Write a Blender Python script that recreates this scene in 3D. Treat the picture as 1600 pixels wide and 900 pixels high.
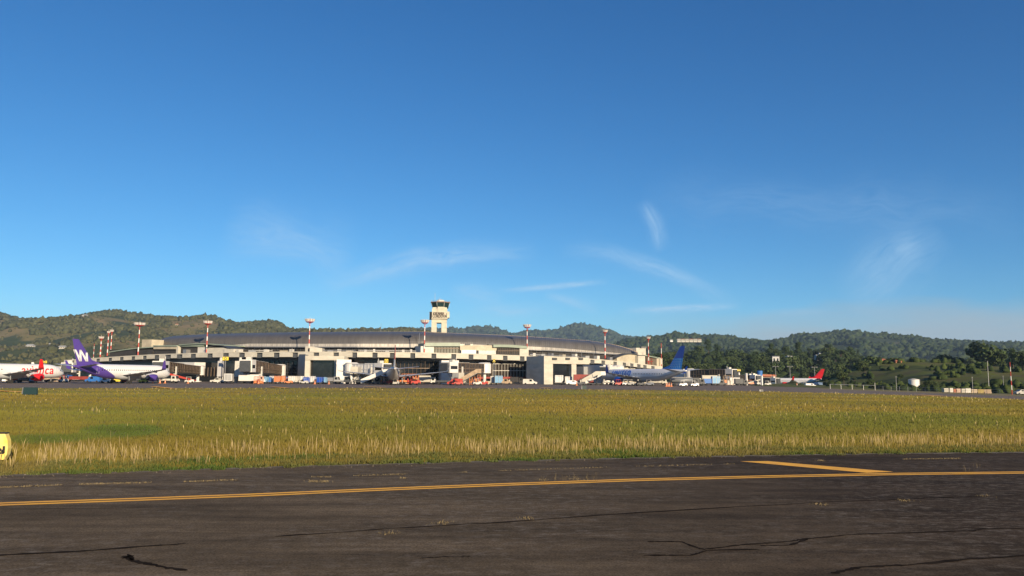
import bpy, math, random
import numpy as np
from mathutils import Vector, Matrix, noise

rng = np.random.default_rng(7)
random.seed(7)
R = math.radians
sc = bpy.context.scene
for o in list(bpy.data.objects):
    bpy.data.objects.remove(o)
COL = sc.collection

# ------------------------------------------------------------------ camera
CAM_H, F, PITCH, ROLL = 3.0, 1200.0, 6.53, 0.355
camd = bpy.data.cameras.new("camera")
cam = bpy.data.objects.new("camera", camd)
COL.objects.link(cam)
sc.camera = cam
camd.sensor_width = 36.0
camd.lens = 36.0 * F / 1600.0
camd.clip_start = 0.1
camd.clip_end = 30000
CM = Matrix.Rotation(R(90 + PITCH), 3, 'X') @ Matrix.Rotation(R(ROLL), 3, 'Z')
cam.matrix_world = Matrix.Translation((0, 0, CAM_H)) @ CM.to_4x4()

# ------------------------------------------------------------------ light
SUN_AZ, SUN_EL = 30.0, 16.0          # degrees to the right of straight behind the camera
world = bpy.data.worlds.new("World")
sc.world = world
world.use_nodes = True
sund = bpy.data.lights.new("sun", 'SUN')
sund.energy = 4.9
sund.angle = R(0.5)
sund.color = (1.0, 0.80, 0.55)
sun = bpy.data.objects.new("sun", sund)
COL.objects.link(sun)
sdir = Vector((math.sin(R(SUN_AZ)) * math.cos(R(SUN_EL)), -math.cos(R(SUN_AZ)) * math.cos(R(SUN_EL)), math.sin(R(SUN_EL))))
sun.rotation_euler = sdir.to_track_quat('Z', 'Y').to_euler()
sun.location = (30, -50, 60)
sc.view_settings.view_transform = 'Standard'
sc.view_settings.look = 'None'
sc.view_settings.exposure = 0.68
sc.view_settings.gamma = 1.0
sc.render.engine = 'CYCLES'
sc.cycles.max_bounces = 5
sc.cycles.diffuse_bounces = 2
sc.cycles.glossy_bounces = 2
sc.cycles.transmission_bounces = 2
sc.cycles.volume_bounces = 0
sc.cycles.transparent_max_bounces = 4

def ray(x, y):
    return CM @ Vector(((x - 800) / F, (450 - y) / F, -1.0))
def at(x, y, Y):
    """the place at distance Y in front of the taxiway that stands at this bearing and elevation"""
    r = ray(x, y)
    return Vector((0, 0, CAM_H)) + r * (Y / r.y)
def ss(a, b, x):
    t = min(1, max(0, (x - a) / (b - a)))
    return t * t * (3 - 2 * t)
def gz(X, Y):
    return -5.0 * ss(40, 320, X) * ss(60, 160, Y) if X > 40 else 0.0
def ground(x, y):
    r = ray(x, y)
    z = 0.0
    p = None
    for i in range(12):
        t = (z - CAM_H) / r.z
        p = Vector((0, 0, CAM_H)) + r * t
        z = gz(p.x, p.y)
    p.z = z
    return p
def interp(pts, x):
    xs = [p[0] for p in pts]; ys = [p[1] for p in pts]
    return float(np.interp(x, xs, ys))

# sky ---------------------------------------------------------------
nt = world.node_tree
nd, lk = nt.nodes, nt.links
nd.clear()
def nn(t, **kw):
    n = nd.new(t)
    for k, v in kw.items():
        setattr(n, k, v)
    return n
def wm(op, a, b=None, c=None, clamp=False):
    n = nn('ShaderNodeMath', operation=op, use_clamp=clamp)
    for i, v in enumerate((a, b, c)):
        if v is None: continue
        if isinstance(v, (int, float)): n.inputs[i].default_value = v
        else: lk.new(v, n.inputs[i])
    return n.outputs[0]
sky = nn('ShaderNodeTexSky', sky_type='NISHITA')
sky.sun_disc = False
sky.sun_elevation = R(SUN_EL)
sky.sun_rotation = R(180 - SUN_AZ)
sky.altitude = 2100
sky.air_density = 1.0
sky.dust_density = 0.6
sky.ozone_density = 2.2
tc = nn('ShaderNodeTexCoord')
sep = nn('ShaderNodeSeparateXYZ')
lk.new(tc.outputs['Generated'], sep.inputs[0])
AZ = wm('ARCTAN2', sep.outputs[0], sep.outputs[1])
EL = wm('ARCSINE', sep.outputs[2])
comb = nn('ShaderNodeCombineXYZ')
lk.new(AZ, comb.inputs[0]); lk.new(EL, comb.inputs[1])
def cnoise(sx, sy, rot, scale, detail=6, rough=0.6, dist=0.6):
    m = nn('ShaderNodeMapping')
    m.inputs['Rotation'].default_value = (0, 0, rot)
    m.inputs['Scale'].default_value = (sx, sy, 1)
    lk.new(comb.outputs[0], m.inputs[0])
    n = nn('ShaderNodeTexNoise')
    n.inputs['Scale'].default_value = scale
    n.inputs['Detail'].default_value = detail
    n.inputs['Roughness'].default_value = rough
    n.inputs['Distortion'].default_value = dist
    lk.new(m.outputs[0], n.inputs['Vector'])
    return n.outputs['Fac']
total = None
def add_mask(m):
    global total
    total = m if total is None else wm('ADD', total, m)
def azel(x, y):
    r = ray(x, y).normalized()
    return math.atan2(r.x, r.y), math.asin(r.z)
def streak(p0, p1, wid, strength, curve=0.0, fade=1.0, ns=14.0, asym=0.0):
    """a wisp of cirrus along a great arc between two bearings; wid in milliradians"""
    a0, e0 = azel(*p0); a1, e1 = azel(*p1)
    ca, ce = (a0 + a1) / 2, (e0 + e1) / 2
    L = math.hypot(a1 - a0, e1 - e0) / 2
    ux, uy = (a1 - a0) / (2 * L), (e1 - e0) / (2 * L)
    da, de = wm('SUBTRACT', AZ, ca), wm('SUBTRACT', EL, ce)
    u = wm('DIVIDE', wm('ADD', wm('MULTIPLY', da, ux), wm('MULTIPLY', de, uy)), L)
    v = wm('DIVIDE', wm('ADD', wm('MULTIPLY', da, -uy), wm('MULTIPLY', de, ux)), wid / 1000.0)
    u2 = wm('MULTIPLY', u, u)
    warp = cnoise(1, 1, 0, 9, 3, 0.5, 0.3)
    v = wm('ADD', v, wm('MULTIPLY', u2, curve))
    v = wm('ADD', v, wm('MULTIPLY', wm('SUBTRACT', warp, 0.5), 2.2 * fade))
    mu = wm('MAXIMUM', wm('SUBTRACT', 1.0, u2), 0.0)
    mv = wm('EXPONENT', wm('MULTIPLY', wm('MULTIPLY', v, v), -1.0))
    fv = nn('ShaderNodeCombineXYZ')                      # fibres run along the wisp
    lk.new(wm('MULTIPLY', u, L * ns), fv.inputs[0]); lk.new(wm('MULTIPLY', v, wid / 1000.0 * ns * 5), fv.inputs[1]); fv.inputs[2].default_value = p0[0] * 0.37
    fn = nn('ShaderNodeTexNoise'); fn.inputs['Scale'].default_value = 1.6; fn.inputs['Detail'].default_value = 8; fn.inputs['Roughness'].default_value = 0.62; fn.inputs['Distortion'].default_value = 0.9
    lk.new(fv.outputs[0], fn.inputs['Vector'])
    n = wm('MAXIMUM', wm('MULTIPLY', wm('SUBTRACT', fn.outputs['Fac'], 0.22), 1.7), 0.0)
    add_mask(wm('MULTIPLY', wm('MULTIPLY', wm('MULTIPLY', mu, mv), n), strength * 2.8))
streak((490, 436), (840, 376), 12, 0.27, 1.2)
streak((880, 372), (1165, 462), 9, 0.24, 1.9)
streak((1008, 310), (1042, 392), 9, 0.25, 0.6)
streak((775, 455), (952, 440), 3.2, 0.42, 0.0, 0.3, 30)
streak((965, 486), (1160, 478), 4.0, 0.42, 0.0, 0.4, 30)
streak((850, 458), (940, 484), 6, 0.24)
streak((700, 452), (790, 470), 10, 0.2)
streak((730, 488), (880, 482), 8, 0.2)
streak((1310, 470), (1475, 362), 30, 0.17, 0.2)
streak((1400, 400), (1440, 380), 20, 0.11, 0.0)
streak((350, 345), (560, 400), 30, 0.22, 0.3)
streak((1170, 488), (1300, 486), 3.5, 0.12, 0.0, 0.4, 30)
streak((1000, 300), (1620, 330), 26, 0.075, 0.2)
wisps = wm('MINIMUM', total, 0.8); total = None
# low bank of pale haze cloud towards the right
edge = wm('MULTIPLY_ADD', AZ, 0.035, 0.078)
bank = wm('SUBTRACT', edge, EL)
bank = wm('MULTIPLY_ADD', wm('SUBTRACT', cnoise(1, 4, 0, 7, 5, 0.55, 0.4), 0.5), 0.06, bank)
bank = wm('MULTIPLY', bank, 22.0, clamp=True)
azm = wm('MULTIPLY', wm('SUBTRACT', AZ, 0.07), 3.4, clamp=True)
bank = wm('MULTIPLY', wm('MULTIPLY', bank, azm), 0.92)
add_mask(bank)
total = wm('MINIMUM', total, 0.85)
sp = nn('ShaderNodeSeparateColor'); lk.new(sky.outputs[0], sp.inputs[0])
cb_ = nn('ShaderNodeCombineColor')
for k, (g_, m_) in enumerate(((1.45, 0.140), (1.12, 0.415), (0.95, 0.72))):      # deeper, more saturated clear-air blue
    lk.new(wm('MULTIPLY', wm('POWER', sp.outputs[k], g_), m_), cb_.inputs[k])
mixc = nn('ShaderNodeMix', data_type='RGBA', blend_type='MIX')
lk.new(total, mixc.inputs['Factor'])
lk.new(cb_.outputs[0], mixc.inputs['A'])
mixc.inputs['B'].default_value = (2.15, 2.55, 2.85, 1)
bg = nn('ShaderNodeBackground')
bg.inputs['Strength'].default_value = 0.12
mixw = nn('ShaderNodeMix', data_type='RGBA', blend_type='MIX')
lk.new(wisps, mixw.inputs['Factor']); lk.new(mixc.outputs['Result'], mixw.inputs['A'])
mixw.inputs['B'].default_value = (2.5, 3.7, 4.9, 1)
lk.new(mixw.outputs['Result'], bg.inputs['Color'])
wo = nn('ShaderNodeOutputWorld')
lk.new(bg.outputs[0], wo.inputs['Surface'])

# ------------------------------------------------------------------ materials
MATS = {}
def mat(name, col, rough=0.7, metal=0.0, var=0.0, scale=1.0, col2=None, bump=0.0, coord='Object', spec=0.5, stretch=(1, 1, 1), attr=None, detail=5):
    if name in MATS: return MATS[name]
    m = bpy.data.materials.new(name)
    m.use_nodes = True
    t = m.node_tree
    b = t.nodes['Principled BSDF']
    b.inputs['Base Color'].default_value = (*col, 1)
    b.inputs['Roughness'].default_value = rough
    b.inputs['Metallic'].default_value = metal
    b.inputs['Specular IOR Level'].default_value = spec
    src = None
    if var or col2 or bump:
        tcn = t.nodes.new('ShaderNodeTexCoord')
        mp = t.nodes.new('ShaderNodeMapping')
        mp.inputs['Scale'].default_value = stretch
        t.links.new(tcn.outputs[coord], mp.inputs[0])
        nz = t.nodes.new('ShaderNodeTexNoise')
        nz.inputs['Scale'].default_value = scale
        nz.inputs['Detail'].default_value = detail
        nz.inputs['Roughness'].default_value = 0.65
        t.links.new(mp.outputs[0], nz.inputs['Vector'])
        cr = t.nodes.new('ShaderNodeValToRGB')
        c2 = col2 if col2 else tuple(c * (1 - var) for c in col)
        c1 = col if col2 else tuple(min(1, c * (1 + var * 0.6)) for c in col)
        cr.color_ramp.elements[0].position = 0.35
        cr.color_ramp.elements[1].position = 0.65
        cr.color_ramp.elements[0].color = (*c2, 1)
        cr.color_ramp.elements[1].color = (*c1, 1)
        t.links.new(nz.outputs['Fac'], cr.inputs[0])
        src = cr.outputs[0]
        if bump:
            bp = t.nodes.new('ShaderNodeBump')
            bp.inputs['Strength'].default_value = bump
            t.links.new(nz.outputs['Fac'], bp.inputs['Height'])
            t.links.new(bp.outputs[0], b.inputs['Normal'])
        t.links.new(src, b.inputs['Base Color'])
    if attr:
        a = t.nodes.new('ShaderNodeAttribute')
        a.attribute_name = attr
        if src:
            mx = t.nodes.new('ShaderNodeMix'); mx.data_type = 'RGBA'; mx.blend_type = 'MULTIPLY'
            mx.inputs['Factor'].default_value = 1
            t.links.new(a.outputs['Color'], mx.inputs['A']); t.links.new(src, mx.inputs['B'])
            src = mx.outputs['Result']
        else: src = a.outputs['Color']
        t.links.new(src, b.inputs['Base Color'])
    MATS[name] = m
    return m

cream = mat('cream_concrete', (0.48, 0.455, 0.385), 0.85, var=0.16, scale=0.25, stretch=(1, 1, 2.5))
beige = mat('beige_panel', (0.44, 0.39, 0.29), 0.85, var=0.2, scale=0.3)
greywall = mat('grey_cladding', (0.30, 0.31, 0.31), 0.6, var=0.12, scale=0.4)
white = mat('white_paint', (0.64, 0.63, 0.60), 0.45, var=0.10, scale=0.6)
offwhite = mat('weathered_white', (0.54, 0.525, 0.475), 0.6, var=0.2, scale=0.8)
plane_white = mat('aircraft_white', (0.74, 0.74, 0.73), 0.28, var=0.04, scale=0.4)
plane_grey = mat('aircraft_grey', (0.42, 0.44, 0.47), 0.35)
glass = mat('dark_glass', (0.012, 0.014, 0.016), 0.12, spec=0.5, var=0.5, scale=0.25)
black = mat('soot_black', (0.015, 0.015, 0.016), 0.8)
rubber = mat('black_rubber', (0.02, 0.02, 0.02), 0.85)
dark = mat('dark_recess', (0.035, 0.033, 0.032), 0.8, var=0.3, scale=0.3)
brownframe = mat('bronze_frame', (0.16, 0.115, 0.08), 0.5, metal=0.2, var=0.25, scale=1.0)
redpaint = mat('red_paint', (0.42, 0.045, 0.03), 0.45, var=0.12, scale=1.0)
redfascia = mat('red_fascia', (0.25, 0.04, 0.03), 0.6, var=0.2, scale=0.5)
orange = mat('orange_paint', (0.58, 0.20, 0.07), 0.5, var=0.12, scale=1.0)
bluep = mat('blue_paint', (0.03, 0.14, 0.42), 0.45, var=0.15, scale=1.0)
lightblue = mat('pale_blue_paint', (0.18, 0.38, 0.58), 0.5, var=0.15, scale=1.0)
yellowp = mat('yellow_paint', (0.72, 0.55, 0.05), 0.5, var=0.1, scale=1.0)
purple = mat('purple_livery', (0.085, 0.05, 0.27), 0.35)
unblue = mat('royal_blue_livery', (0.012, 0.075, 0.42), 0.3)
skyb = mat('sky_blue_livery', (0.02, 0.26, 0.72), 0.3)
redliv = mat('red_livery', (0.72, 0.02, 0.025), 0.35)
steel = mat('galvanised_steel', (0.34, 0.34, 0.34), 0.45, metal=0.6, var=0.15, scale=1.0)
greengrey = mat('green_grey_metal_roof', (0.24, 0.29, 0.23), 0.5, var=0.15, scale=0.3)
darkmetal = mat('dark_painted_metal', (0.05, 0.055, 0.06), 0.5, var=0.2, scale=1.0)
roofmetal = mat('dark_standing_seam_roof', (0.115, 0.11, 0.105), 0.42, metal=0.12, var=0.16, scale=0.5, stretch=(1.6, 0.12, 0.12))
brightsteel = mat('bright_metal_strip', (0.62, 0.60, 0.56), 0.4, metal=0.4)
terracotta = mat('terracotta_tile', (0.36, 0.13, 0.07), 0.8, var=0.25, scale=2)
brick = mat('orange_brick', (0.42, 0.17, 0.08), 0.85, var=0.2, scale=2)
palebrown = mat('sun_bleached_timber', (0.36, 0.27, 0.18), 0.85, var=0.3, scale=1.0)

# ------------------------------------------------------------------ mesh helpers
def tag(o, label=None, cat=None, group=None, kind=None):
    if label: o['label'] = label
    if cat: o['category'] = cat
    if group: o['group'] = group
    if kind: o['kind'] = kind
    return o
def thing(name, label, cat, loc=(0, 0, 0), rotz=0.0, group=None):
    o = bpy.data.objects.new(name, None)
    COL.objects.link(o)
    o.empty_display_size = 0.5
    o.location = loc
    o.rotation_euler = (0, 0, rotz)
    return tag(o, label, cat, group)
class MB:
    def __init__(s):
        s.v, s.f, s.m = [], [], []
    def poly(s, pts, m=0):
        i = len(s.v); s.v += [tuple(p) for p in pts]; s.f.append(tuple(range(i, i + len(pts)))); s.m.append(m)
    def hexa(s, p, m=0):
        """p: 4 bottom then 4 top corners, both counter-clockwise from above"""
        i = len(s.v); s.v += [tuple(q) for q in p]
        for f in ((3, 2, 1, 0), (4, 5, 6, 7), (0, 1, 5, 4), (1, 2, 6, 5), (2, 3, 7, 6), (3, 0, 4, 7)):
            s.f.append(tuple(i + k for k in f)); s.m.append(m)
        return s
    def box(s, x0, x1, y0, y1, z0, z1, m=0, tap=0.0):
        t = tap
        return s.hexa([(x0, y0, z0), (x1, y0, z0), (x1, y1, z0), (x0, y1, z0), (x0 + t, y0 + t, z1), (x1 - t, y0 + t, z1), (x1 - t, y1 - t, z1), (x0 + t, y1 - t, z1)], m)
    def tube(s, a, b, r0, r1=None, n=8, m=0, cap=True):
        a, b = Vector(a), Vector(b)
        r1 = r0 if r1 is None else r1
        d = (b - a).normalized()
        u = d.orthogonal().normalized(); w = d.cross(u)
        i = len(s.v)
        for c, r in ((a, r0), (b, r1)):
            for k in range(n):
                t = 2 * math.pi * k / n
                s.v.append(tuple(c + (u * math.cos(t) + w * math.sin(t)) * r))
        for k in range(n):
            s.f.append((i + k, i + (k + 1) % n, i + n + (k + 1) % n, i + n + k)); s.m.append(m)
        if cap:
            s.f.append(tuple(i + k for k in reversed(range(n)))); s.m.append(m)
            s.f.append(tuple(i + n + k for k in range(n))); s.m.append(m)
        return s
    def rings(s, rings, close=True, caps=True, mf=None):
        """rings: list of equally long point lists"""
        i = len(s.v); n = len(rings[0])
        for r in rings: s.v += [tuple(p) for p in r]
        for a in range(len(rings) - 1):
            for k in range(n if close else n - 1):
                k2 = (k + 1) % n
                f = (i + a * n + k, i + a * n + k2, i + (a + 1) * n + k2, i + (a + 1) * n + k)
                s.f.append(f); s.m.append(mf(a, k) if mf else 0)
        if caps:
            s.f.append(tuple(i + k for k in reversed(range(n)))); s.m.append(mf(0, 0) if mf else 0)
            s.f.append(tuple(i + (len(rings) - 1) * n + k for k in range(n))); s.m.append(mf(len(rings) - 2, 0) if mf else 0)
        return s
    def build(s, name, mats, parent=None, smooth=False, rel=False):
        """rel: vertices are in scene coordinates; make them relative to the parent's base"""
        me = bpy.data.meshes.new(name)
        v = s.v
        if rel and parent is not None:
            inv = (Matrix.Translation(parent.location) @ parent.rotation_euler.to_matrix().to_4x4()).inverted()
            v = [tuple(inv @ Vector(p)) for p in v]
        me.from_pydata(v, [], s.f)
        if not isinstance(mats, (list, tuple)): mats = [mats]
        for m in mats: me.materials.append(m)
        me.polygons.foreach_set('material_index', s.m)
        if smooth: me.polygons.foreach_set('use_smooth', [True] * len(s.f))
        me.validate(); me.update()
        o = bpy.data.objects.new(name, me)
        COL.objects.link(o)
        if parent is not None: o.parent = parent
        return o
def kids(o): return [c for c in bpy.data.objects if c.parent == o]
def copy_tree(o, parent=None):
    c = o.copy(); COL.objects.link(c)
    if parent is not None: c.parent = parent
    for ch in kids(o):
        d = ch.copy(); COL.objects.link(d); d.parent = c
        for g in kids(ch):
            e = g.copy(); COL.objects.link(e); e.parent = d
    return c
def mesh_np(name, verts, faces, mats, cols=None, parent=None, smooth=False):
    """verts (n,3), faces (m,3) triangles, cols (n,3) per vertex"""
    me = bpy.data.meshes.new(name)
    n, m = len(verts), len(faces)
    k = faces.shape[1]
    me.vertices.add(n); me.vertices.foreach_set('co', verts.astype(np.float32).ravel())
    me.loops.add(m * k); me.loops.foreach_set('vertex_index', faces.astype(np.int32).ravel())
    me.polygons.add(m)
    me.polygons.foreach_set('loop_start', np.arange(0, m * k, k, dtype=np.int32))
    me.polygons.foreach_set('loop_total', np.full(m, k, dtype=np.int32))
    if smooth: me.polygons.foreach_set('use_smooth', np.ones(m, dtype=bool))
    if cols is not None:
        a = me.attributes.new('tint', 'FLOAT_COLOR', 'POINT')
        c = np.ones((n, 4), dtype=np.float32); c[:, :3] = cols
        a.data.foreach_set('color', c.ravel())
    me.materials.append(mats)
    me.update(calc_edges=True)
    o = bpy.data.objects.new(name, me)
    COL.objects.link(o)
    if parent is not None: o.parent = parent
    return o
# ================================================================== the setting: ground, pavements
def pavement_mat(name, c1, c2, wear, rough=0.9):
    m = bpy.data.materials.new(name); m.use_nodes = True
    t = m.node_tree; L = t.links
    b = t.nodes['Principled BSDF']
    b.inputs['Roughness'].default_value = rough
    b.inputs['Specular IOR Level'].default_value = 0.06
    g = t.nodes.new('ShaderNodeNewGeometry')
    def nz(scale, stretch=(1, 1, 1), rot=0.0, detail=6, r=0.65):
        mp = t.nodes.new('ShaderNodeMapping'); mp.inputs['Scale'].default_value = stretch; mp.inputs['Rotation'].default_value = (0, 0, rot)
        L.new(g.outputs['Position'], mp.inputs[0])
        n = t.nodes.new('ShaderNodeTexNoise'); n.inputs['Scale'].default_value = scale; n.inputs['Detail'].default_value = detail; n.inputs['Roughness'].default_value = r
        L.new(mp.outputs[0], n.inputs['Vector']); return n.outputs['Fac']
    def ramp(src, a, bb, p0, p1):
        r = t.nodes.new('ShaderNodeValToRGB')
        r.color_ramp.elements[0].color = (*a, 1); r.color_ramp.elements[1].color = (*bb, 1)
        r.color_ramp.elements[0].position = p0; r.color_ramp.elements[1].position = p1
        L.new(src, r.inputs[0]); return r.outputs[0]
    def mix(f, a, bb, mode='MIX'):
        x = t.nodes.new('ShaderNodeMix'); x.data_type = 'RGBA'; x.blend_type = mode
        if isinstance(f, float): x.inputs['Factor'].default_value = f
        else: L.new(f, x.inputs['Factor'])
        for s, v in (('A', a), ('B', bb)):
            if isinstance(v, tuple): x.inputs[s].default_value = (*v, 1)
            else: L.new(v, x.inputs[s])
        return x.outputs['Result']
    big = ramp(nz(0.16, (1, 2.0, 1), -0.24), c1, c2, 0.35, 0.68)
    streaks = ramp(nz(0.5, (0.25, 3.0, 1), -0.24, 4), (0.66, 0.66, 0.66), (1.22, 1.22, 1.22), 0.36, 0.64)
    c = mix(1.0, big, streaks, 'MULTIPLY')
    worn = ramp(nz(1.1, (0.5, 1.8, 1), -0.24, 8, 0.75), (0, 0, 0), (1, 1, 1), 0.55, 0.78)
    region = ramp(nz(0.09, (1, 1.3, 1), 0.4, 2), (0, 0, 0), (1, 1, 1), 0.46, 0.62)
    wf = mix(1.0, worn, region, 'MULTIPLY')
    c = mix(wf, c, wear)
    grit = ramp(nz(26.0, (1, 1, 1), 0, 4, 0.8), (0.5, 0.5, 0.5), (1.6, 1.6, 1.6), 0.33, 0.67)
    c = mix(1.0, c, grit, 'MULTIPLY')
    patch = ramp(nz(2.2, (1, 1, 1), 0, 5, 0.7), (0.86, 0.86, 0.86), (1.14, 1.14, 1.14), 0.35, 0.65)
    c = mix(1.0, c, patch, 'MULTIPLY')
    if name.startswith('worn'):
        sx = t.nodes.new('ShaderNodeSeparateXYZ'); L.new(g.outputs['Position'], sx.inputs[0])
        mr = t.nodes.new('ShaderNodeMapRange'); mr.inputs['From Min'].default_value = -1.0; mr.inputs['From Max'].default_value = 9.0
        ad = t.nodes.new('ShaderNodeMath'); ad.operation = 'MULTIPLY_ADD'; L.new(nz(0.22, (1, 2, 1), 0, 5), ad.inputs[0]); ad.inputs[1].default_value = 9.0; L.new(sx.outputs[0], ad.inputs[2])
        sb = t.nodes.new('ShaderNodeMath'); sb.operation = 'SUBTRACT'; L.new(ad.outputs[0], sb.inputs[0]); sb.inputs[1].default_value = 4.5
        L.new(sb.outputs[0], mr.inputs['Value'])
        right_darken = ramp(mr.outputs[0], (1.0, 1.0, 1.0), (0.46, 0.44, 0.45), 0.0, 1.0)      # paving colour gets darker towards the right, with a noisy edge
        c = mix(1.0, c, right_darken, 'MULTIPLY')
        scuff = ramp(nz(3.0, (0.9, 1.5, 1), -0.2, 10, 0.82), (0, 0, 0), (0.8, 0.8, 0.8), 0.50, 0.66)
        region2 = ramp(nz(0.13, (1, 1.2, 1), 0.9, 3), (0, 0, 0), (1, 1, 1), 0.40, 0.55)
        c = mix(mix(1.0, scuff, region2, 'MULTIPLY'), c, (0.21, 0.18, 0.145))
    L.new(c, b.inputs['Base Color'])
    bp = t.nodes.new('ShaderNodeBump'); bp.inputs['Strength'].default_value = 0.35; bp.inputs['Distance'].default_value = 0.01
    L.new(nz(40.0, (1, 1, 1), 0, 3, 0.8), bp.inputs['Height']); L.new(bp.outputs[0], b.inputs['Normal'])
    return m
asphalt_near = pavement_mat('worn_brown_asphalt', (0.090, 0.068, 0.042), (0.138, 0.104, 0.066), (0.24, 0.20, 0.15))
asphalt_far = pavement_mat('grey_apron_asphalt', (0.175, 0.145, 0.12), (0.21, 0.175, 0.15), (0.2, 0.175, 0.15))
soil = mat('dry_olive_turf', (0.150, 0.125, 0.024), 0.95, col2=(0.165, 0.122, 0.030), scale=0.18, coord='Object')
paint_yellow = mat('worn_yellow_marking', (1.0, 0.50, 0.035), 0.8, col2=(0.78, 0.38, 0.05), scale=1.3, detail=8)
tar = mat('black_tar_sealant', (0.024, 0.018, 0.013), 0.9, var=0.4, scale=3, spec=0.02)

# extended grass edge / far edge of grass, read along the bearings
NEAR = [(-700, 762), (-400, 755), (0, 745), (200, 739), (400, 732.5), (600, 727), (800, 721.5), (1000, 717), (1200, 713), (1400, 710), (1600, 708), (2000, 705), (2300, 704)]
FAR = [(-700, 604), (-300, 605.5), (0, 607), (100, 607), (400, 606.5), (600, 606.5), (800, 607.5), (1000, 609.5), (1200, 612), (1300, 614.5), (1450, 619), (1600, 625), (1800, 635), (2300, 665)]
BACK = [(-700, 560), (1286, 560), (1302, 232), (1450, 196), (1600, 168), (1800, 140), (2300, 96)]

def sheet(name, A, B, lift, material, rows=10, kind='structure', nx=1):
    """a sheet laid on the ground between two world polylines A and B of equal length"""
    mb = MB(); n = len(A)
    for i in range(n):
        for j in range(rows + 1):
            p = Vector(A[i]).lerp(Vector(B[i]), (j / rows) ** 1.6)
            mb.v.append((p.x, p.y, gz(p.x, p.y) + lift))
    for i in range(n - 1):
        for j in range(rows):
            a = i * (rows + 1) + j
            mb.f.append((a, a + rows + 1, a + rows + 2, a + 1)); mb.m.append(0)
    o = mb.build(name, material, smooth=True)
    if kind: o['kind'] = kind
    return o
# base ground: one sheet to the horizon
def base_ground():
    xs = np.unique(np.concatenate([np.linspace(-9000, -500, 12), np.linspace(-500, 500, 101), np.linspace(500, 9000, 12)]))
    ys = np.unique(np.concatenate([np.linspace(-400, -40, 6), np.linspace(-40, 600, 65), np.linspace(600, 12000, 20)]))
    v = np.array([(x, y, gz(x, y)) for x in xs for y in ys])
    ny = len(ys); f = []
    for i in range(len(xs) - 1):
        for j in range(ny - 1):
            a = i * ny + j; f.append((a, a + ny, a + ny + 1, a + 1))
    return tag(mesh_np('ground', v, np.array(f), soil, smooth=True), kind='structure')
base_ground()
pxs = list(range(-700, 2301, 25))
nearW = [ground(x, interp(NEAR, x)) for x in pxs]
farW = [ground(x, interp(FAR, x)) for x in pxs]
def backY(x): return interp(BACK, x)
backW = []
for x in pxs:
    Y = backY(x); p = at(x, 590, Y); backW.append(Vector((p.x, p.y, 0)))
# near taxiway, from the grass edge back under the camera
behind = [Vector((p.x * 1.0 + 3, -25 + 0.25 * p.x, 0)) for p in nearW]
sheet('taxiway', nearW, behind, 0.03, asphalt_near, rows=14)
sheet('apron', farW, backW, 0.04, asphalt_far, rows=16)

def ribbon(pts, w, lift, mb):
    """a painted or poured line along world points; w is a width or list"""
    n = len(pts)
    L = []
    for i, p in enumerate(pts):
        a = pts[max(0, i - 1)]; b = pts[min(n - 1, i + 1)]
        d = (b - a); d.z = 0; d.normalize(); nrm = Vector((-d.y, d.x, 0))
        ww = (w[i] if isinstance(w, (list, tuple)) else w) / 2
        z = gz(p.x, p.y) + lift
        L.append((Vector((p.x, p.y, z)) - nrm * ww, Vector((p.x, p.y, z)) + nrm * ww))
    for i in range(n - 1):
        mb.poly([L[i][0], L[i + 1][0], L[i + 1][1], L[i][1]])
EDGE = [(-700, 818), (-300, 804), (0, 790), (200, 783), (400, 775.5), (600, 766.5), (800, 758.5), (1000, 751.5), (1200, 746.3), (1400, 742.3), (1600, 740), (2000, 737), (2300, 736)]
edge_pts = [ground(x, interp(EDGE, x)) for x in range(-700, 2301, 20)]
for k in range(2):                       # smooth the traced bend
    edge_pts = [edge_pts[0]] + [(edge_pts[i - 1] + edge_pts[i] * 2 + edge_pts[i + 1]) / 4 for i in range(1, len(edge_pts) - 1)] + [edge_pts[-1]]
def offset_line(pts, d):
    out = []
    for i, p in enumerate(pts):
        a = pts[max(0, i - 1)]; b = pts[min(len(pts) - 1, i + 1)]
        t = (b - a); t.z = 0; t.normalize(); out.append(p + Vector((-t.y, t.x, 0)) * d)
    return out
mb = MB()
ribbon(offset_line(edge_pts, 0.155), 0.185, 0.036, mb)
ribbon(offset_line(edge_pts, -0.155), 0.185, 0.036, mb)
tag(mb.build('edge_line', paint_yellow), kind='structure')
# broad shoulder stripe running off the edge line
mb = MB()
q = [ground(1156, 722.3), ground(1200, 722.0), ground(1396, 738.8), ground(1355, 740.6)]
q = [Vector((p.x, p.y, 0.036)) for p in q]
mb.poly([q[3], q[2], q[1], q[0]])
tag(mb.build('shoulder_stripe', paint_yellow), kind='structure')
# stripes on the far pavement seen just beyond the turf
mb = MB()
for (x0, y0, x1, y1) in [(-60, 608.5, 42, 614.5), (238, 604.8, 272, 608.2), (424, 605.2, 450, 607.2), (570, 604.9, 600, 606.2), (742, 605.6, 772, 606.6), (845, 606.4, 862, 607.2), (1436, 618.3, 1472, 620.2)]:
    a, b = ground(x0, y0), ground(x1, y1)
    ribbon([a, (a + b) / 2, b], 1.3, 0.16, mb)
tag(mb.build('far_stripes', paint_yellow), kind='structure')

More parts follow.
